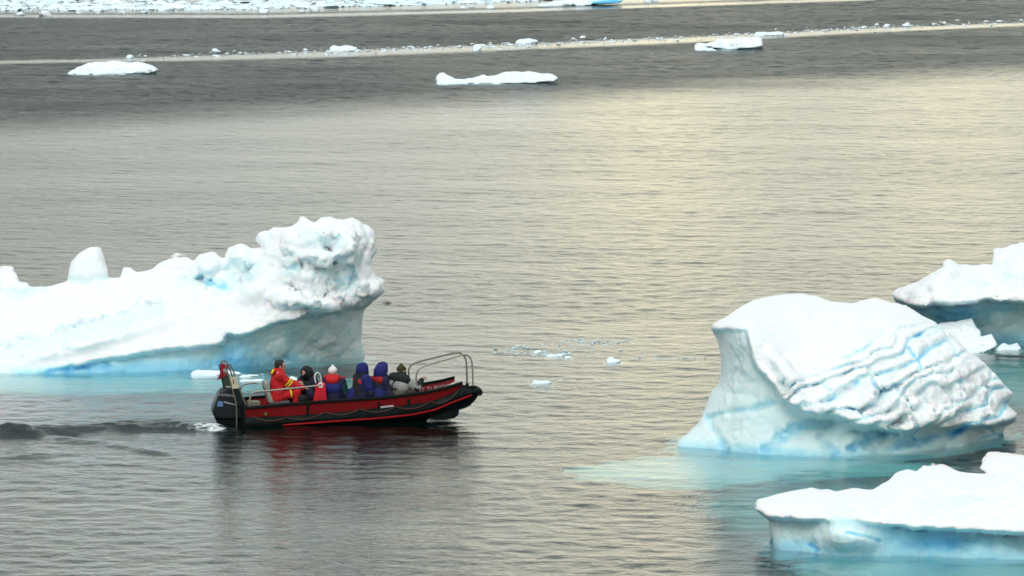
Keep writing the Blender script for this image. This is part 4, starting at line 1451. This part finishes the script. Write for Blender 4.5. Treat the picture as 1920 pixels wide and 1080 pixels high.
def person(label, hip, facing, lean, hands, jacket, trousers, head_turn=0.0, head_tilt=0.0, hat=None, hatmat=None, extras=(), skin=SKIN,
           scale=1.0, feet=0.36, vest=None, gloves=None, group="people riding in the boat"):
    """hip: boat-local seat point; facing: yaw in boat frame (0 = towards the bow); lean: forward degrees"""
    base = boat.location + _f * hip[0] + _l * hip[1] + Vector((0, 0, hip[2]))
    t = empty("person", base, (0, 0, YAW + R(facing)))
    t.scale = (scale,) * 3
    tag(t, label, "person", group)
    ln = Matrix.Rotation(R(lean), 3, 'Y')

    def up(x, y, z):
        return ln @ Vector((x, y, z))
    pel = Vector((0, 0, 0.10))
    chest = pel + up(0, 0, 0.30)
    neck = pel + up(0.0, 0, 0.47)
    hm = Matrix.Rotation(R(head_turn), 3, 'Z') @ Matrix.Rotation(R(lean * 0.3 + head_tilt), 3, 'Y')
    hc = neck + up(0, 0, 0.0) + hm @ Vector((0.02, 0, 0.125))
    body, jk, tr = [], [], []
    body += [(pel, pel + up(0, 0, 0.15), 0.125, 0.11), (pel + up(0, 0, 0.15), chest, 0.11, 0.13), (neck - up(0, 0, 0.03), neck + up(0.01, 0, 0.07), 0.055, 0.052)]
    jk += [(pel + Vector((0, 0.07, -0.02)), chest + up(0, 0.06, 0), 0.16, 0.155), (pel + Vector((0, -0.07, -0.02)), chest + up(0, -0.06, 0), 0.16, 0.155),
           (chest, neck - up(0, 0, 0.05), 0.15, 0.09), (neck - up(0, 0, 0.06), neck + up(-0.01, 0, 0.02), 0.115, 0.105)]
    sh = {}
    for s, hand in zip((-1, 1), hands):
        shp = pel + up(0.0, s * 0.18, 0.41)
        sh[s] = shp
        hnd = Vector(hand)
        el, wr = ik(shp, hnd, 0.30, 0.27, Vector((-0.2, s * 0.6, -1.0)))
        body += [(neck - up(0, 0, 0.06), shp, 0.06, 0.055), (shp, el, 0.052, 0.040), (el, wr, 0.040, 0.028)]
        jk += [(neck - up(0, 0, 0.08), shp, 0.10, 0.10), (shp, el, 0.098, 0.080), (el, wr + (el - wr) * 0.08, 0.080, 0.058)]
        fd = (wr - el).normalized()
        finger_tubes(body, wr, fd, Vector((0, 0, 1)), 0.55, s)
        if s == -1:
            pose_r = (shp, el, wr)
        hp = Vector((0.0, s * 0.09, 0.06))
        foot = Vector((feet, s * 0.13, -0.27))
        kn, an = ik(hp, foot + Vector((0, 0, 0.07)), 0.40, 0.38, Vector((0.6, s * 0.15, 1.0)))
        body += [(hp, kn, 0.075, 0.055), (kn, an, 0.052, 0.036)]
        tr += [(hp, kn, 0.105, 0.080), (kn, an + Vector((0, 0, 0.03)), 0.080, 0.062)]
        if s == -1:
            knee = kn
        body += [(an, foot + Vector((0.0, 0, 0.035)), 0.038, 0.035), (foot + Vector((-0.02, 0, 0.03)), foot + Vector((0.15, s * 0.02, 0.02)), 0.038, 0.028)]
        bo = sdf_mesh("boot", [(an + Vector((0, 0, 0.10)), foot + Vector((0, 0, 0.045)), 0.062, 0.058), (foot + Vector((-0.03, 0, 0.035)), foot + Vector((0.17, s * 0.02, 0.03)), 0.055, 0.045)],
                      0.018, GUNW, t, 0.02)
    # head with face
    def H(x, y, z):
        return hc + hm @ Vector((x, y, z))
    body += [('e', H(0, 0, 0.02), (0.098, 0.078, 0.105), hm), ('e', H(0.03, 0, -0.045), (0.062, 0.055, 0.070), hm),
             (H(0.088, 0, 0.015), H(0.108, 0, -0.018), 0.010, 0.015), (H(0.062, 0, -0.095), H(0.070, 0, -0.09), 0.028, 0.024),
             (H(0.083, -0.018, -0.052), H(0.083, 0.018, -0.052), 0.010, 0.010), (H(0.083, -0.035, 0.035), H(0.083, 0.035, 0.035), 0.010, 0.010),
             ('e', H(-0.005, 0.082, -0.01), (0.02, 0.012, 0.032), hm), ('e', H(-0.005, -0.082, -0.01), (0.02, 0.012, 0.032), hm)]
    b = sdf_mesh("body", body, 0.0125, skin, t, 0.016)
    for s in (-1, 1):
        bm_ = bmesh.new()
        bmesh.ops.create_uvsphere(bm_, u_segments=8, v_segments=6, radius=0.012, matrix=Matrix.Translation(H(0.080, s * 0.032, 0.012)))
        bm_link("eye", bm_, EYE, b)
    cutz = lambda G: None
    sdf_mesh("trousers", tr + [(Vector((0, -0.06, 0.07)), Vector((0, 0.06, 0.07)), 0.14, 0.14)], 0.018, trousers, t, 0.035, wob=0.012)
    jo = sdf_mesh("jacket", jk, 0.016, jacket, t, 0.035, wob=0.022)
    nrm_b = hm @ Vector((1, 0, 0))
    hc_np = np.array(hc)

    def face_cut(lim, zlim=0.03):
        nx = np.array(hm @ Vector((1, 0, 0)))
        nz_ = np.array(hm @ Vector((0, 0, 1)))

        def f(G):
            q = (G - hc_np)
            a = q @ nx
            z = q @ nz_
            return np.minimum(a - lim, np.maximum(a * 0 + (zlim - z), zlim - z)).astype(np.float32)
        return f
    if hat == 'hood':
        sdf_mesh("hood", [('e', H(-0.015, 0, 0.025), (0.148, 0.135, 0.135), hm), (H(-0.03, 0, -0.04), H(-0.035, 0, -0.08), 0.12, 0.11)], 0.014, hatmat, t, 0.04,
                 cut=face_cut(0.075, 0.095), wob=0.012)
    elif hat == 'beanie':
        sdf_mesh("knit_hat", [('e', H(-0.008, 0, 0.055), (0.112, 0.096, 0.092), hm), (H(-0.02, -0.0, 0.13), H(-0.02, 0, 0.15), 0.035, 0.03)], 0.013, hatmat, t, 0.02,
                 cut=lambda G: (0.03 - ((G - hc_np) @ np.array(hm @ Vector((-0.25, 0, 1))))).astype(np.float32), wob=0.008)
    elif hat == 'hair':
        sdf_mesh("hair", [('e', H(-0.014, 0, 0.038), (0.110, 0.092, 0.108), hm)], 0.013, HAIR, t, 0.02, cut=face_cut(0.045, 0.09), wob=0.014)
    if vest is not None:
        vm, thick = vest
        sdf_mesh("life_vest", [(pel + up(0, 0.06, 0.06), chest + up(0, 0.05, 0.04), 0.15 + thick, 0.15 + thick), (pel + up(0, -0.06, 0.06), chest + up(0, -0.05, 0.04), 0.15 + thick, 0.15 + thick)],
                 0.017, vm, t, 0.03, wob=0.01)
    for (nm, caps_, m_) in extras:
        if nm.endswith("band") and nm != "hood_band":
            for c_ in caps_:
                pa_, pb_ = [eval_pt(x_, up, pel, neck, H, pose_r, knee) for x_ in c_[:2]]
                bm_ = bmesh.new()
                tube_bm(bm_, [pa_, pb_], c_[2], 18)
                bm_link(nm, bm_, m_, t)
            continue
        cp_ = []
        for c_ in caps_:
            cp_.append(tuple(eval_pt(x_, up, pel, neck, H, pose_r, knee) if isinstance(x_, tuple) and isinstance(x_[0], str) else x_ for x_ in c_))
        sdf_mesh(nm, cp_, 0.012, m_, t, 0.01)
    return t


def eval_pt(x_, up, pel, neck, H, pose_r, knee):
    k = x_[0]
    if k == 't':
        return pel + up(*x_[1:])
    if k == 'h':
        return H(*x_[1:])
    if k == 'arm':      # along the upper arm 0..1 then forearm 1..2, plus offset
        s_, e_, w_ = pose_r
        u_ = x_[1]
        p_ = s_.lerp(e_, u_) if u_ <= 1 else e_.lerp(w_, u_ - 1)
        return p_ + Vector(x_[2:])
    if k == 'knee':
        return knee + Vector(x_[1:])
    return Vector(x_[1:])


def seat_at(px, py, y_):
    return LP(px, py, y_)


def ring_caps(centre_key, u0, u1, r):
    return [((centre_key, u0), (centre_key, u1), r, r)]


# helmsman: red survival suit, steering
h1 = seat_at(517, 757, -0.05)
person("person in red survival suit with yellow arm bands steering the boat, dark hair", (h1.x + 0.04, -0.05, h1.z + 0.08), 0, 4,
       [(0.52, -0.12, 0.26), (0.52, 0.10, 0.30)], REDCL, REDCL, hat='hair', scale=1.08,
       extras=[("collar", [(('t', -0.02, -0.10, 0.49), ('t', -0.02, 0.10, 0.49), 0.075, 0.075), (('t', 0.06, -0.06, 0.48), ('t', 0.06, 0.06, 0.48), 0.055, 0.055),
                           (('t', -0.10, -0.05, 0.52), ('t', -0.17, -0.07, 0.44), 0.05, 0.03)], REDCL),
               ("hood_band", [(('t', -0.135, -0.11, 0.53), ('t', -0.165, -0.12, 0.46), 0.022, 0.02)], YELCL),
               ("arm_band", [(('arm', 0.62, 0, 0, 0), ('arm', 0.70, 0, 0, 0), 0.100)], YELCL),
               ("arm_band", [(('arm', 0.80, 0, 0, 0), ('arm', 0.88, 0, 0, 0), 0.096)], YELCL),
               ("knee_band", [(('knee', -0.11, 0.0, -0.02), ('knee', -0.14, 0.0, -0.024), 0.102)], YELCL),
               ("shoulder_patch", [(('t', 0.02, -0.215, 0.475), ('t', -0.05, -0.21, 0.475), 0.030, 0.030)], plain("pale_patch", (0.62, 0.38, 0.33), 0.8))])
# second: black hood, faces the helmsman, holding a camera
h2 = seat_at(580, 765, 0.10)
person("person in black hood and dark blue jacket facing the helmsman, holding a camera", (h2.x, 0.10, h2.z + 0.08), 215, 6,
       [(0.22, -0.06, 0.44), (0.23, 0.07, 0.43)], NAVYCL, DARKCL, hat='hood', hatmat=DARKCL, head_tilt=6, feet=0.32, scale=1.02,
       extras=[("shoulder_panel", [(('t', 0.06, -0.17, 0.40), ('t', 0.10, -0.20, 0.30), 0.07, 0.05)], REDCL), ("chest_panel", [(('t', 0.05, 0.06, 0.10), ('t', 0.06, 0.08, 0.36), 0.13, 0.11)], DARKCL)])
# third: white hat
h3 = seat_at(624, 765, 0.10)
person("person in white knitted hat with red collar and blue parka, back to the camera", (h3.x, 0.15, h3.z + 0.03), 75, 6,
       [(0.30, -0.12, 0.18), (0.30, 0.10, 0.18)], NAVYCL, DARKCL, hat='beanie', hatmat=WHITECL, feet=0.30, scale=1.06,
       extras=[("collar", [(('t', -0.06, -0.10, 0.50), ('t', -0.06, 0.10, 0.50), 0.07, 0.07), (('t', -0.10, -0.05, 0.45), ('t', -0.10, 0.05, 0.45), 0.09, 0.09), (('t', -0.03, -0.20, 0.50), ('t', -0.02, -0.26, 0.51), 0.03, 0.02)], REDCL),
               ("back_panel", [(('t', -0.07, -0.07, 0.27), ('t', -0.07, 0.07, 0.27), 0.145, 0.145)], BLUECL),
               ("arm_panel", [(('arm', 0.15, 0, 0, 0), ('arm', 1.0, 0, 0, 0), 0.106, 0.090)], TEALCL),
               ("waist_panel", [(('t', -0.03, -0.06, 0.02), ('t', -0.03, -0.06, 0.16), 0.165, 0.16), (('t', -0.03, 0.06, 0.02), ('t', -0.03, 0.06, 0.16), 0.165, 0.16)], NAVYCL)])
# fourth: blue hood
h4 = seat_at(676, 760, -0.25)
person("person in royal blue hood beside the white-hatted one, dark vest edged in red", (h4.x, -0.25, h4.z + 0.05), 20, 5,
       [(0.34, -0.14, 0.16), (0.34, 0.12, 0.20)], NAVYCL, NAVYCL, hat='hood', hatmat=BLUECL, vest=(DARKCL, 0.012), feet=0.32, scale=1.06,
       extras=[("vest_edge", [(('t', -0.10, -0.12, 0.36), ('t', -0.04, -0.17, 0.28), 0.055, 0.045), (('t', -0.11, 0.10, 0.37), ('t', -0.10, -0.12, 0.36), 0.05, 0.05), (('t', -0.04, -0.17, 0.28), ('t', -0.02, -0.185, 0.16), 0.03, 0.02)], REDCL),
               ("neck_gaiter", [(('t', -0.01, 0, 0.42), ('t', 0.0, 0, 0.53), 0.135, 0.135)], DARKCL),
               ("shoulder_panel", [(('arm', 0.0, 0, 0, 0), ('arm', 0.6, 0, 0, 0), 0.118, 0.108)], BLUECL), ("hip_panel", [(('t', -0.14, 0.10, 0.0), ('t', -0.12, 0.10, 0.12), 0.12, 0.11)], BLUECL)])
# sixth (behind) and fifth (in front)
h6 = seat_at(724, 760, 0.30)
person("taller person in royal blue hood and parka, behind the other blue hood, looking ahead", (h6.x - 0.14, 0.25, h6.z + 0.08), 10, 4,
       [(0.36, -0.14, 0.20), (0.34, 0.12, 0.2)], BLUECL, NAVYCL, hat='hood', hatmat=BLUECL, feet=0.30, head_tilt=4, scale=1.06)
h5 = seat_at(708, 759, -0.30)
person("person in royal blue hood with bright red shoulder yoke and black vest, nearest the camera", (h5.x, -0.32, h5.z), 25, 7,
       [(0.34, -0.14, 0.16), (0.34, 0.12, 0.20)], NAVYCL, NAVYCL, hat='hood', hatmat=BLUECL, vest=(DARKCL, 0.010), feet=0.30, head_turn=10, scale=1.05,
       extras=[("shoulder_yoke", [(('t', -0.07, -0.15, 0.425), ('t', -0.07, 0.12, 0.43), 0.085, 0.085)], YOKE),
               ("waist_panel", [(('t', -0.02, -0.10, 0.0), ('t', -0.02, -0.08, 0.14), 0.19, 0.18)], BLUECL)])
# seventh: olive hat, pointing ahead
h7 = seat_at(755, 757, -0.20)
person("person in olive hat and grey jacket with black harness, near arm stretched towards the bow", (h7.x - 0.12, -0.22, h7.z), 25, 10,
       [(0.50, -0.20, 0.50), (0.30, 0.16, 0.42)], DARKCL, KHAKI, hat='beanie', hatmat=OLIVE, feet=0.30, scale=1.04,
       extras=[("grey_back_panel", [(('t', -0.06, -0.20, 0.27), ('t', -0.06, 0.19, 0.27), 0.14, 0.14)], GREYCL),
               ("khaki_back_panel", [(('t', -0.03, -0.12, 0.0), ('t', -0.04, -0.11, 0.15), 0.19, 0.18), (('t', -0.03, 0.10, 0.0), ('t', -0.04, 0.10, 0.15), 0.19, 0.18)], KHAKI),
               ("scarf", [(('t', 0, 0, 0.44), ('t', 0.01, 0, 0.54), 0.14, 0.11), (('t', -0.03, -0.20, 0.44), ('t', -0.03, 0.20, 0.44), 0.125, 0.125)], DARKCL),
               ("harness_strap", [(('t', -0.185, -0.02, 0.30), ('t', -0.18, -0.05, 0.40), 0.02, 0.02), (('t', -0.205, 0.14, 0.21), ('t', -0.205, -0.16, 0.21), 0.022, 0.022), (('t', -0.205, -0.16, 0.21), ('t', -0.08, -0.28, 0.20), 0.022, 0.022), (('t', -0.20, -0.03, 0.21), ('t', -0.185, -0.02, 0.30), 0.022, 0.02)], DARKCL),
               ("sleeve", [(('arm', 0.35, 0, 0, 0), ('arm', 1.0, 0, 0, 0.0), 0.103, 0.088), (('arm', 1.0, 0, 0, 0), ('arm', 1.2, 0, 0, 0), 0.088, 0.080)], GREYCL)])
# the camera held by the hooded passenger
cb = LP(573, 707, -0.06)
co = empty("handheld_camera", boat.location + _f * cb.x + _l * (cb.y) + Vector((0, 0, cb.z)), (0, 0, YAW + R(215)))
tag(co, "black camera held up in both hands by the hooded passenger facing the helmsman", "camera")
bm = bmesh.new()
box_bm(bm, (0, 0, 0), (0.06, 0.14, 0.09))
box_bm(bm, (0, 0, 0.055), (0.05, 0.06, 0.03))
bm_link("camera_body", bm, GUNW, co, smooth=False, bevel=0.008)
bm = bmesh.new()
tube_bm(bm, [(0.025, 0, 0), (0.07, 0, 0), (0.11, 0, 0)], [0.036, 0.036, 0.04], 14)
bm_link("lens", bm, GUNW, co)
# ================================================================ drifting ice
def floe(sil, label, depth, y_mid=None, group="ice floes scattered over the bay", bl=0.10, vox=None, name="ice_floe", chunk=0.15, spots=()):
    pys = [p[1] for p in sil]
    pxs = [p[0] for p in sil]
    pw = max(pys)
    yw = W(pw)
    ym = y_mid or yw + depth * 0.9
    vox = vox or 0.05
    ppm = FPX / yw
    low = [(p[0], p[1]) for p in sil]
    zt = (pw - min(pys)) / ppm + 0.15
    # extend the outline under water
    cx = 0.5 * (min(pxs) + max(pxs))
    bot_ = [(max(pxs) - 2, pw + 8), (max(pxs) - 6, pw + 300), (min(pxs) + 6, pw + 300), (min(pxs) + 2, pw + 8)]
    o = iceberg(name, list(sil) + bot_, None, None, None, yw + depth * 0.8, depth, vox, (min(pxs) - 12, max(pxs) + 12, yw - depth * 0.4 - 0.3, yw + depth * 2.3 + 0.6, zt),
                low_blue=0.0, mats=BRASH_ICE, edge_w=0.16, noise_amp=min(0.2, depth * 0.18), chunk=min(chunk * 1.8, 0.25 * depth), flare=0.15, zlo=-0.45, blue_spots=spots, up_pts_w=pw, seed=int(cx) % 23)
    tag(o, label, "ice floe", group)
    return o


floe([(358, 701), (362, 697), (372, 694), (390, 692), (412, 693), (432, 693), (447, 697), (459, 701), (452, 704), (420, 706), (380, 706), (362, 704)],
     "white oval ice floe just behind the boat's stern arch", 0.9, vox=0.035)
floe([(448, 708), (455, 703), (480, 702), (496, 700), (497, 703), (480, 706), (462, 707)], "thin pale sliver of ice left of the helmsman, upper of two", 0.35, vox=0.025)
floe([(448, 714), (456, 711), (475, 711), (492, 710), (500, 713), (488, 716), (462, 716)], "thin pale sliver of ice behind the helm seat, lower of two", 0.35, vox=0.025)
floe([(539, 714), (541, 708), (549, 706), (556, 709), (558, 714), (552, 717), (542, 717)], "small white ice lump showing in front of the helmsman's chest", 0.35, vox=0.025)
floe([(127, 137), (134, 131), (150, 125), (163, 119), (180, 116), (205, 114), (228, 115), (245, 117), (258, 114), (272, 117), (284, 123), (298, 131), (292, 135), (272, 137), (240, 139), (160, 140), (138, 139)],
     "broad white floe at upper left, flat-topped with a pointed right end", 1.6, vox=0.055)
floe([(817, 156), (818, 146), (823, 138), (832, 137), (842, 143), (852, 149), (868, 147), (890, 145), (905, 141), (915, 144), (935, 138), (960, 134), (985, 133), (1010, 136), (1030, 138), (1046, 145), (1047, 149), (1040, 153), (980, 156), (900, 158), (840, 158)],
     "long white floe at upper centre with an upright knob at its left end", 1.3, vox=0.055)
floe([(1302, 85), (1308, 80), (1325, 82), (1341, 77), (1345, 72), (1365, 72), (1390, 70), (1415, 70), (1428, 71), (1430, 80), (1431, 87), (1420, 90), (1395, 92), (1360, 94), (1345, 92), (1330, 88), (1312, 87)],
     "blocky white floe at upper right sitting across the pale slick line", 1.6, vox=0.06)
floe([(1413, 63), (1418, 59), (1440, 61), (1458, 59), (1470, 61), (1467, 65), (1440, 67), (1420, 66)], "flat white floe just beyond the blocky one at upper right", 0.8, vox=0.06)
floe([(618, 91), (624, 85), (636, 87), (648, 84), (660, 86), (672, 90), (668, 95), (645, 96), (625, 95)], "lumpy white floe resting on the pale slick, upper centre left", 0.8, vox=0.06)
floe([(966, 79), (975, 73), (990, 71), (1000, 74), (1010, 75), (1007, 80), (985, 82), (970, 82)], "small pointed white floe above the slick line near the top centre", 0.8, vox=0.06)
floe([(885, 91), (888, 84), (895, 82), (902, 85), (903, 92), (897, 95), (888, 95)], "small round white floe on the slick above the long knobbed floe", 0.5, vox=0.05)
floe([(1008, 8), (1020, 5), (1045, 1), (1060, -2), (1090, -4), (1120, -6), (1150, -4), (1172, 0), (1160, 6), (1130, 7), (1100, 9), (1060, 10), (1030, 11)],
     "white floe with turquoise flank at the very top of the picture", 1.6, vox=0.07, spots=[(1150, 3, 30, 6, 0, 1.0), (1120, 5, 20, 3, 0, 0.6)])
floe([(236, 106), (240, 102), (248, 103), (252, 107), (245, 109)], "tiny white ice lump just above the broad upper left floe", 0.3, vox=0.045)
floe([(1136, 676), (1139, 671), (1146, 668), (1151, 671), (1160, 674), (1168, 676), (1160, 680), (1145, 681)], "small white ice piece adrift between the boat bow and the rounded iceberg", 0.3, vox=0.02)
floe([(997, 716), (1001, 712), (1011, 713), (1024, 712), (1036, 715), (1034, 719), (1015, 721), (1002, 720)], "low bluish-white ice piece adrift right of the boat's bow", 0.35, vox=0.02)
floe([(1024, 667), (1032, 664), (1042, 665), (1050, 663), (1058, 665), (1054, 668), (1040, 669), (1028, 669)], "flat white ice sliver among the brash in mid water", 0.25, vox=0.02)
floe([(1058, 669), (1063, 667), (1070, 668), (1072, 671), (1064, 672)], "tiny white ice nugget at the right end of the flat sliver", 0.2, vox=0.018)
floe([(1000, 660), (1007, 656), (1014, 657), (1016, 661), (1008, 662)], "tiny white ice nugget left of the flat sliver", 0.2, vox=0.018)
floe([(1757, 660), (1757, 612), (1762, 606), (1790, 602), (1822, 597), (1828, 608), (1838, 618), (1838, 632), (1848, 630), (1859, 627), (1865, 637), (1870, 648), (1862, 655), (1845, 661), (1830, 663), (1800, 663)],
     "angular white ice block poking out behind the rounded iceberg's right shoulder", 1.2, vox=0.035, chunk=0.06)
floe([(1864, 656), (1872, 650), (1881, 642), (1887, 644), (1892, 648), (1900, 645), (1907, 642), (1912, 648), (1916, 655), (1905, 658), (1880, 658)],
     "small twin-peaked ice lump right of the angular block, near the frame edge", 0.4, vox=0.025, chunk=0.04)


# named small lumps along the slicks, individually drifting
def lump_mesh(seed, w_, d_, h_):
    rr_ = np.random.default_rng(seed)
    bm_ = bmesh.new()
    bmesh.ops.create_icosphere(bm_, subdivisions=2, radius=1.0)
    off = rr_.random(3) * 30
    P = np.array([v.co[:] for v in bm_.verts], np.float32)
    n = 1 + 0.55 * fbm(P * 1.3 + off, 2)
    for v, k in zip(bm_.verts, n):
        z = v.co.z
        v.co = Vector((v.co.x * w_ * 0.5 * k, v.co.y * d_ * 0.5 * k, (z * h_ if z > 0 else z * 0.25) * k))
    me_ = bpy.data.meshes.new("ice_lump")
    bm_.to_mesh(me_)
    bm_.free()
    for p_ in me_.polygons:
        p_.use_smooth = seed % 2 == 0
    a_ = me_.attributes.new("blue", 'FLOAT', 'POINT')
    a_.data.foreach_set("value", np.full(len(me_.vertices), 0.05 + 0.12 * rr_.random(), np.float32))
    me_.materials.append(BRASH_ICE)
    return me_


rl = np.random.default_rng(21)
protos = [lump_mesh(i, 1.0, 0.8, 0.32) for i in range(8)]
spots_l = [(85, 29, 24), (38, 28, 18), (148, 25, 9), (183, 25, 6), (228, 25, 14), (405, 97, 18), (450, 100, 8), (572, 94, 8), (542, 97, 6), (868, 15, 12), (885, 14, 8), (920, 15, 16),
           (1093, 71, 12), (1075, 73, 7), (1135, 72, 6), (1213, 3, 14), (1228, 2, 12), (1663, 50, 12), (1770, 43, 8), (1700, 48, 14), (1750, 46, 6), (790, 93, 8), (740, 94, 8), (566, 22, 10),
           (590, 19, 16), (270, 24, 10), (1240, 74, 7), (1180, 76, 6), (495, 23, 20), (1915, 39, 9)]
ORD = ["first", "second", "third", "fourth", "fifth", "sixth", "seventh", "eighth", "ninth", "tenth", "eleventh", "twelfth", "thirteenth",
       "fourteenth", "fifteenth", "sixteenth", "seventeenth", "eighteenth", "nineteenth", "twentieth"]
for (px, py, wpx) in spots_l:
    p = at_z(px, py)
    ppm = FPX / p.y
    o = bpy.data.objects.new("ice_lump", protos[rl.integers(8)])
    C.objects.link(o)
    o.location = (p.x, p.y, 0)
    s = wpx / ppm
    o.scale = (s * 1.15, s * 1.2, s * (0.9 + 0.6 * rl.random()))
    o.rotation_euler = (0, 0, rl.random() * 6)
    upper_ = py < 33
    row_ = sorted(q_[0] for q_ in spots_l if (q_[1] < 33) == upper_)
    k_ = row_.index(px)
    where_ = "below the brash ice at the top edge" if upper_ else "along the pale slick line"
    nth_ = "leftmost" if k_ == 0 else ("rightmost" if k_ == len(row_) - 1 else ORD[k_])
    tag(o, "small white ice lump %s, %s%s" % (where_, nth_, "" if k_ in (0, len(row_) - 1) else " from the left"), "ice lump", "small ice lumps on the far slicks")

# brash: countless crumbs of ice, joined
def brash(name, items, label, seed, bluev=(0.04, 0.2), hh=0.35):
    rr_ = np.random.default_rng(seed)
    V_, F_, B_ = [], [], []
    ico = bmesh.new()
    bmesh.ops.create_icosphere(ico, subdivisions=1, radius=1.0)
    iv = np.array([v.co[:] for v in ico.verts])
    jf = np.array([[v.index for v in f.verts] for f in ico.faces])
    ico.free()
    n0 = 0
    for (x, y, s) in items:
        k = 1 + 0.35 * rr_.normal(size=len(iv))[:, None].clip(-1.5, 1.5)
        a = rr_.random() * 6.28
        v = iv * k * np.array([s * (0.8 + 0.8 * rr_.random()), s * (0.6 + 0.8 * rr_.random()), s * hh * (0.5 + rr_.random())])
        v = np.stack([v[:, 0] * math.cos(a) - v[:, 1] * math.sin(a) + x, v[:, 0] * math.sin(a) + v[:, 1] * math.cos(a) + y, v[:, 2]], 1)
        V_.append(v)
        F_.append(jf + n0)
        B_.append(np.full(len(iv), rr_.uniform(*bluev)))
        n0 += len(iv)
    me_ = mesh_np(name, np.concatenate(V_), np.concatenate(F_), False, {"blue": np.concatenate(B_)})
    o = link(name, me_, BRASH_ICE)
    tag(o, label, "ice", None, 'stuff')
    return o


items = []
for i in range(4200):
    px = rl.uniform(-150, 1250)
    fe = float(interp_line([(-400, 20), (0, 20), (300, 19), (480, 17), (700, 12), (960, 4), (1000, 2), (1250, -14)], px))
    py = fe - abs(rl.normal()) * 9 if rl.random() < 0.6 else rl.uniform(-24, fe)
    if py < -26:
        continue
    p = at_z(px, py)
    items.append((p.x, p.y, 0.07 + 0.38 * rl.random() ** 6))
brash("brash_ice", items, "dense band of white brash ice across the top of the picture, left and centre", 5, (0.08, 0.32), 0.3)
items = []
for i in range(1500):
    px = rl.uniform(250, 1950)
    if rl.random() > (0.35 + 0.65 * min(1, (px - 250) / 500)):
        continue
    py = float(interp_line([(0, 118), (300, 113), (600, 104), (960, 90), (1300, 76), (1600, 60), (1920, 47), (2400, 30)], px)) - 6 + rl.normal() * 2.6
    p = at_z(px, py)
    items.append((p.x, p.y, 0.022 + 0.10 * rl.random() ** 6))
brash("slick_crumbs", items, "fine ice crumbs strung along the far edge of the pale slick line", 6)
items = []
for (cx, cy, rx, ry, n) in ((1030, 664, 90, 6, 110), (1130, 640, 110, 5, 130), (1080, 648, 120, 9, 90), (1270, 672, 90, 3, 70), (1100, 714, 80, 3, 30), (960, 652, 50, 5, 30)):
    for i in range(n):
        p = at_z(cx + rl.normal() * rx * 0.5, cy + rl.normal() * ry * 0.5)
        items.append((p.x, p.y, 0.010 + 0.04 * rl.random() ** 4))
brash("clear_ice_crumbs", items, "scatter of small glassy ice crumbs on mid water right of the boat", 9, (0.25, 0.55), 0.35)

# bird skimming past the end of the left berg
BIRD = plain("dark_feathers", (0.30, 0.28, 0.24), 0.9)
bp = at_y(726, 569, 158.0)
bd = empty("bird", bp, (0, 0, R(20)))
tag(bd, "small dark seabird gliding low over the water beside the left iceberg's tip", "bird")
bm = bmesh.new()
tube_bm(bm, catmull([(-0.12, 0, 0), (-0.06, 0, 0.005), (0.0, 0, 0.0), (0.06, 0, 0.005), (0.09, 0, 0.012), (0.125, 0, 0.008)], 3),
        [0.004, 0.012, 0.02, 0.026, 0.03, 0.033, 0.033, 0.03, 0.025, 0.02, 0.018, 0.02, 0.02, 0.014, 0.008, 0.003], 8)
bb = bm_link("body", bm, BIRD, bd)
for s in (-1, 1):
    bm = bmesh.new()
    ss = []
    for (y_, z_, x0_, x1_) in ((0.0, 0.01, -0.04, 0.05), (0.06, 0.05, -0.035, 0.055), (0.12, 0.065, -0.04, 0.04), (0.19, 0.05, -0.05, 0.0), (0.23, 0.04, -0.055, -0.05)):
        ss.append([(x0_, s * y_, z_), (x1_, s * y_, z_ + 0.003), (x1_, s * y_, z_ - 0.004), (x0_, s * y_, z_ - 0.004)])
    bm_link("wing", loft_bm(bm, ss), BIRD, bd)
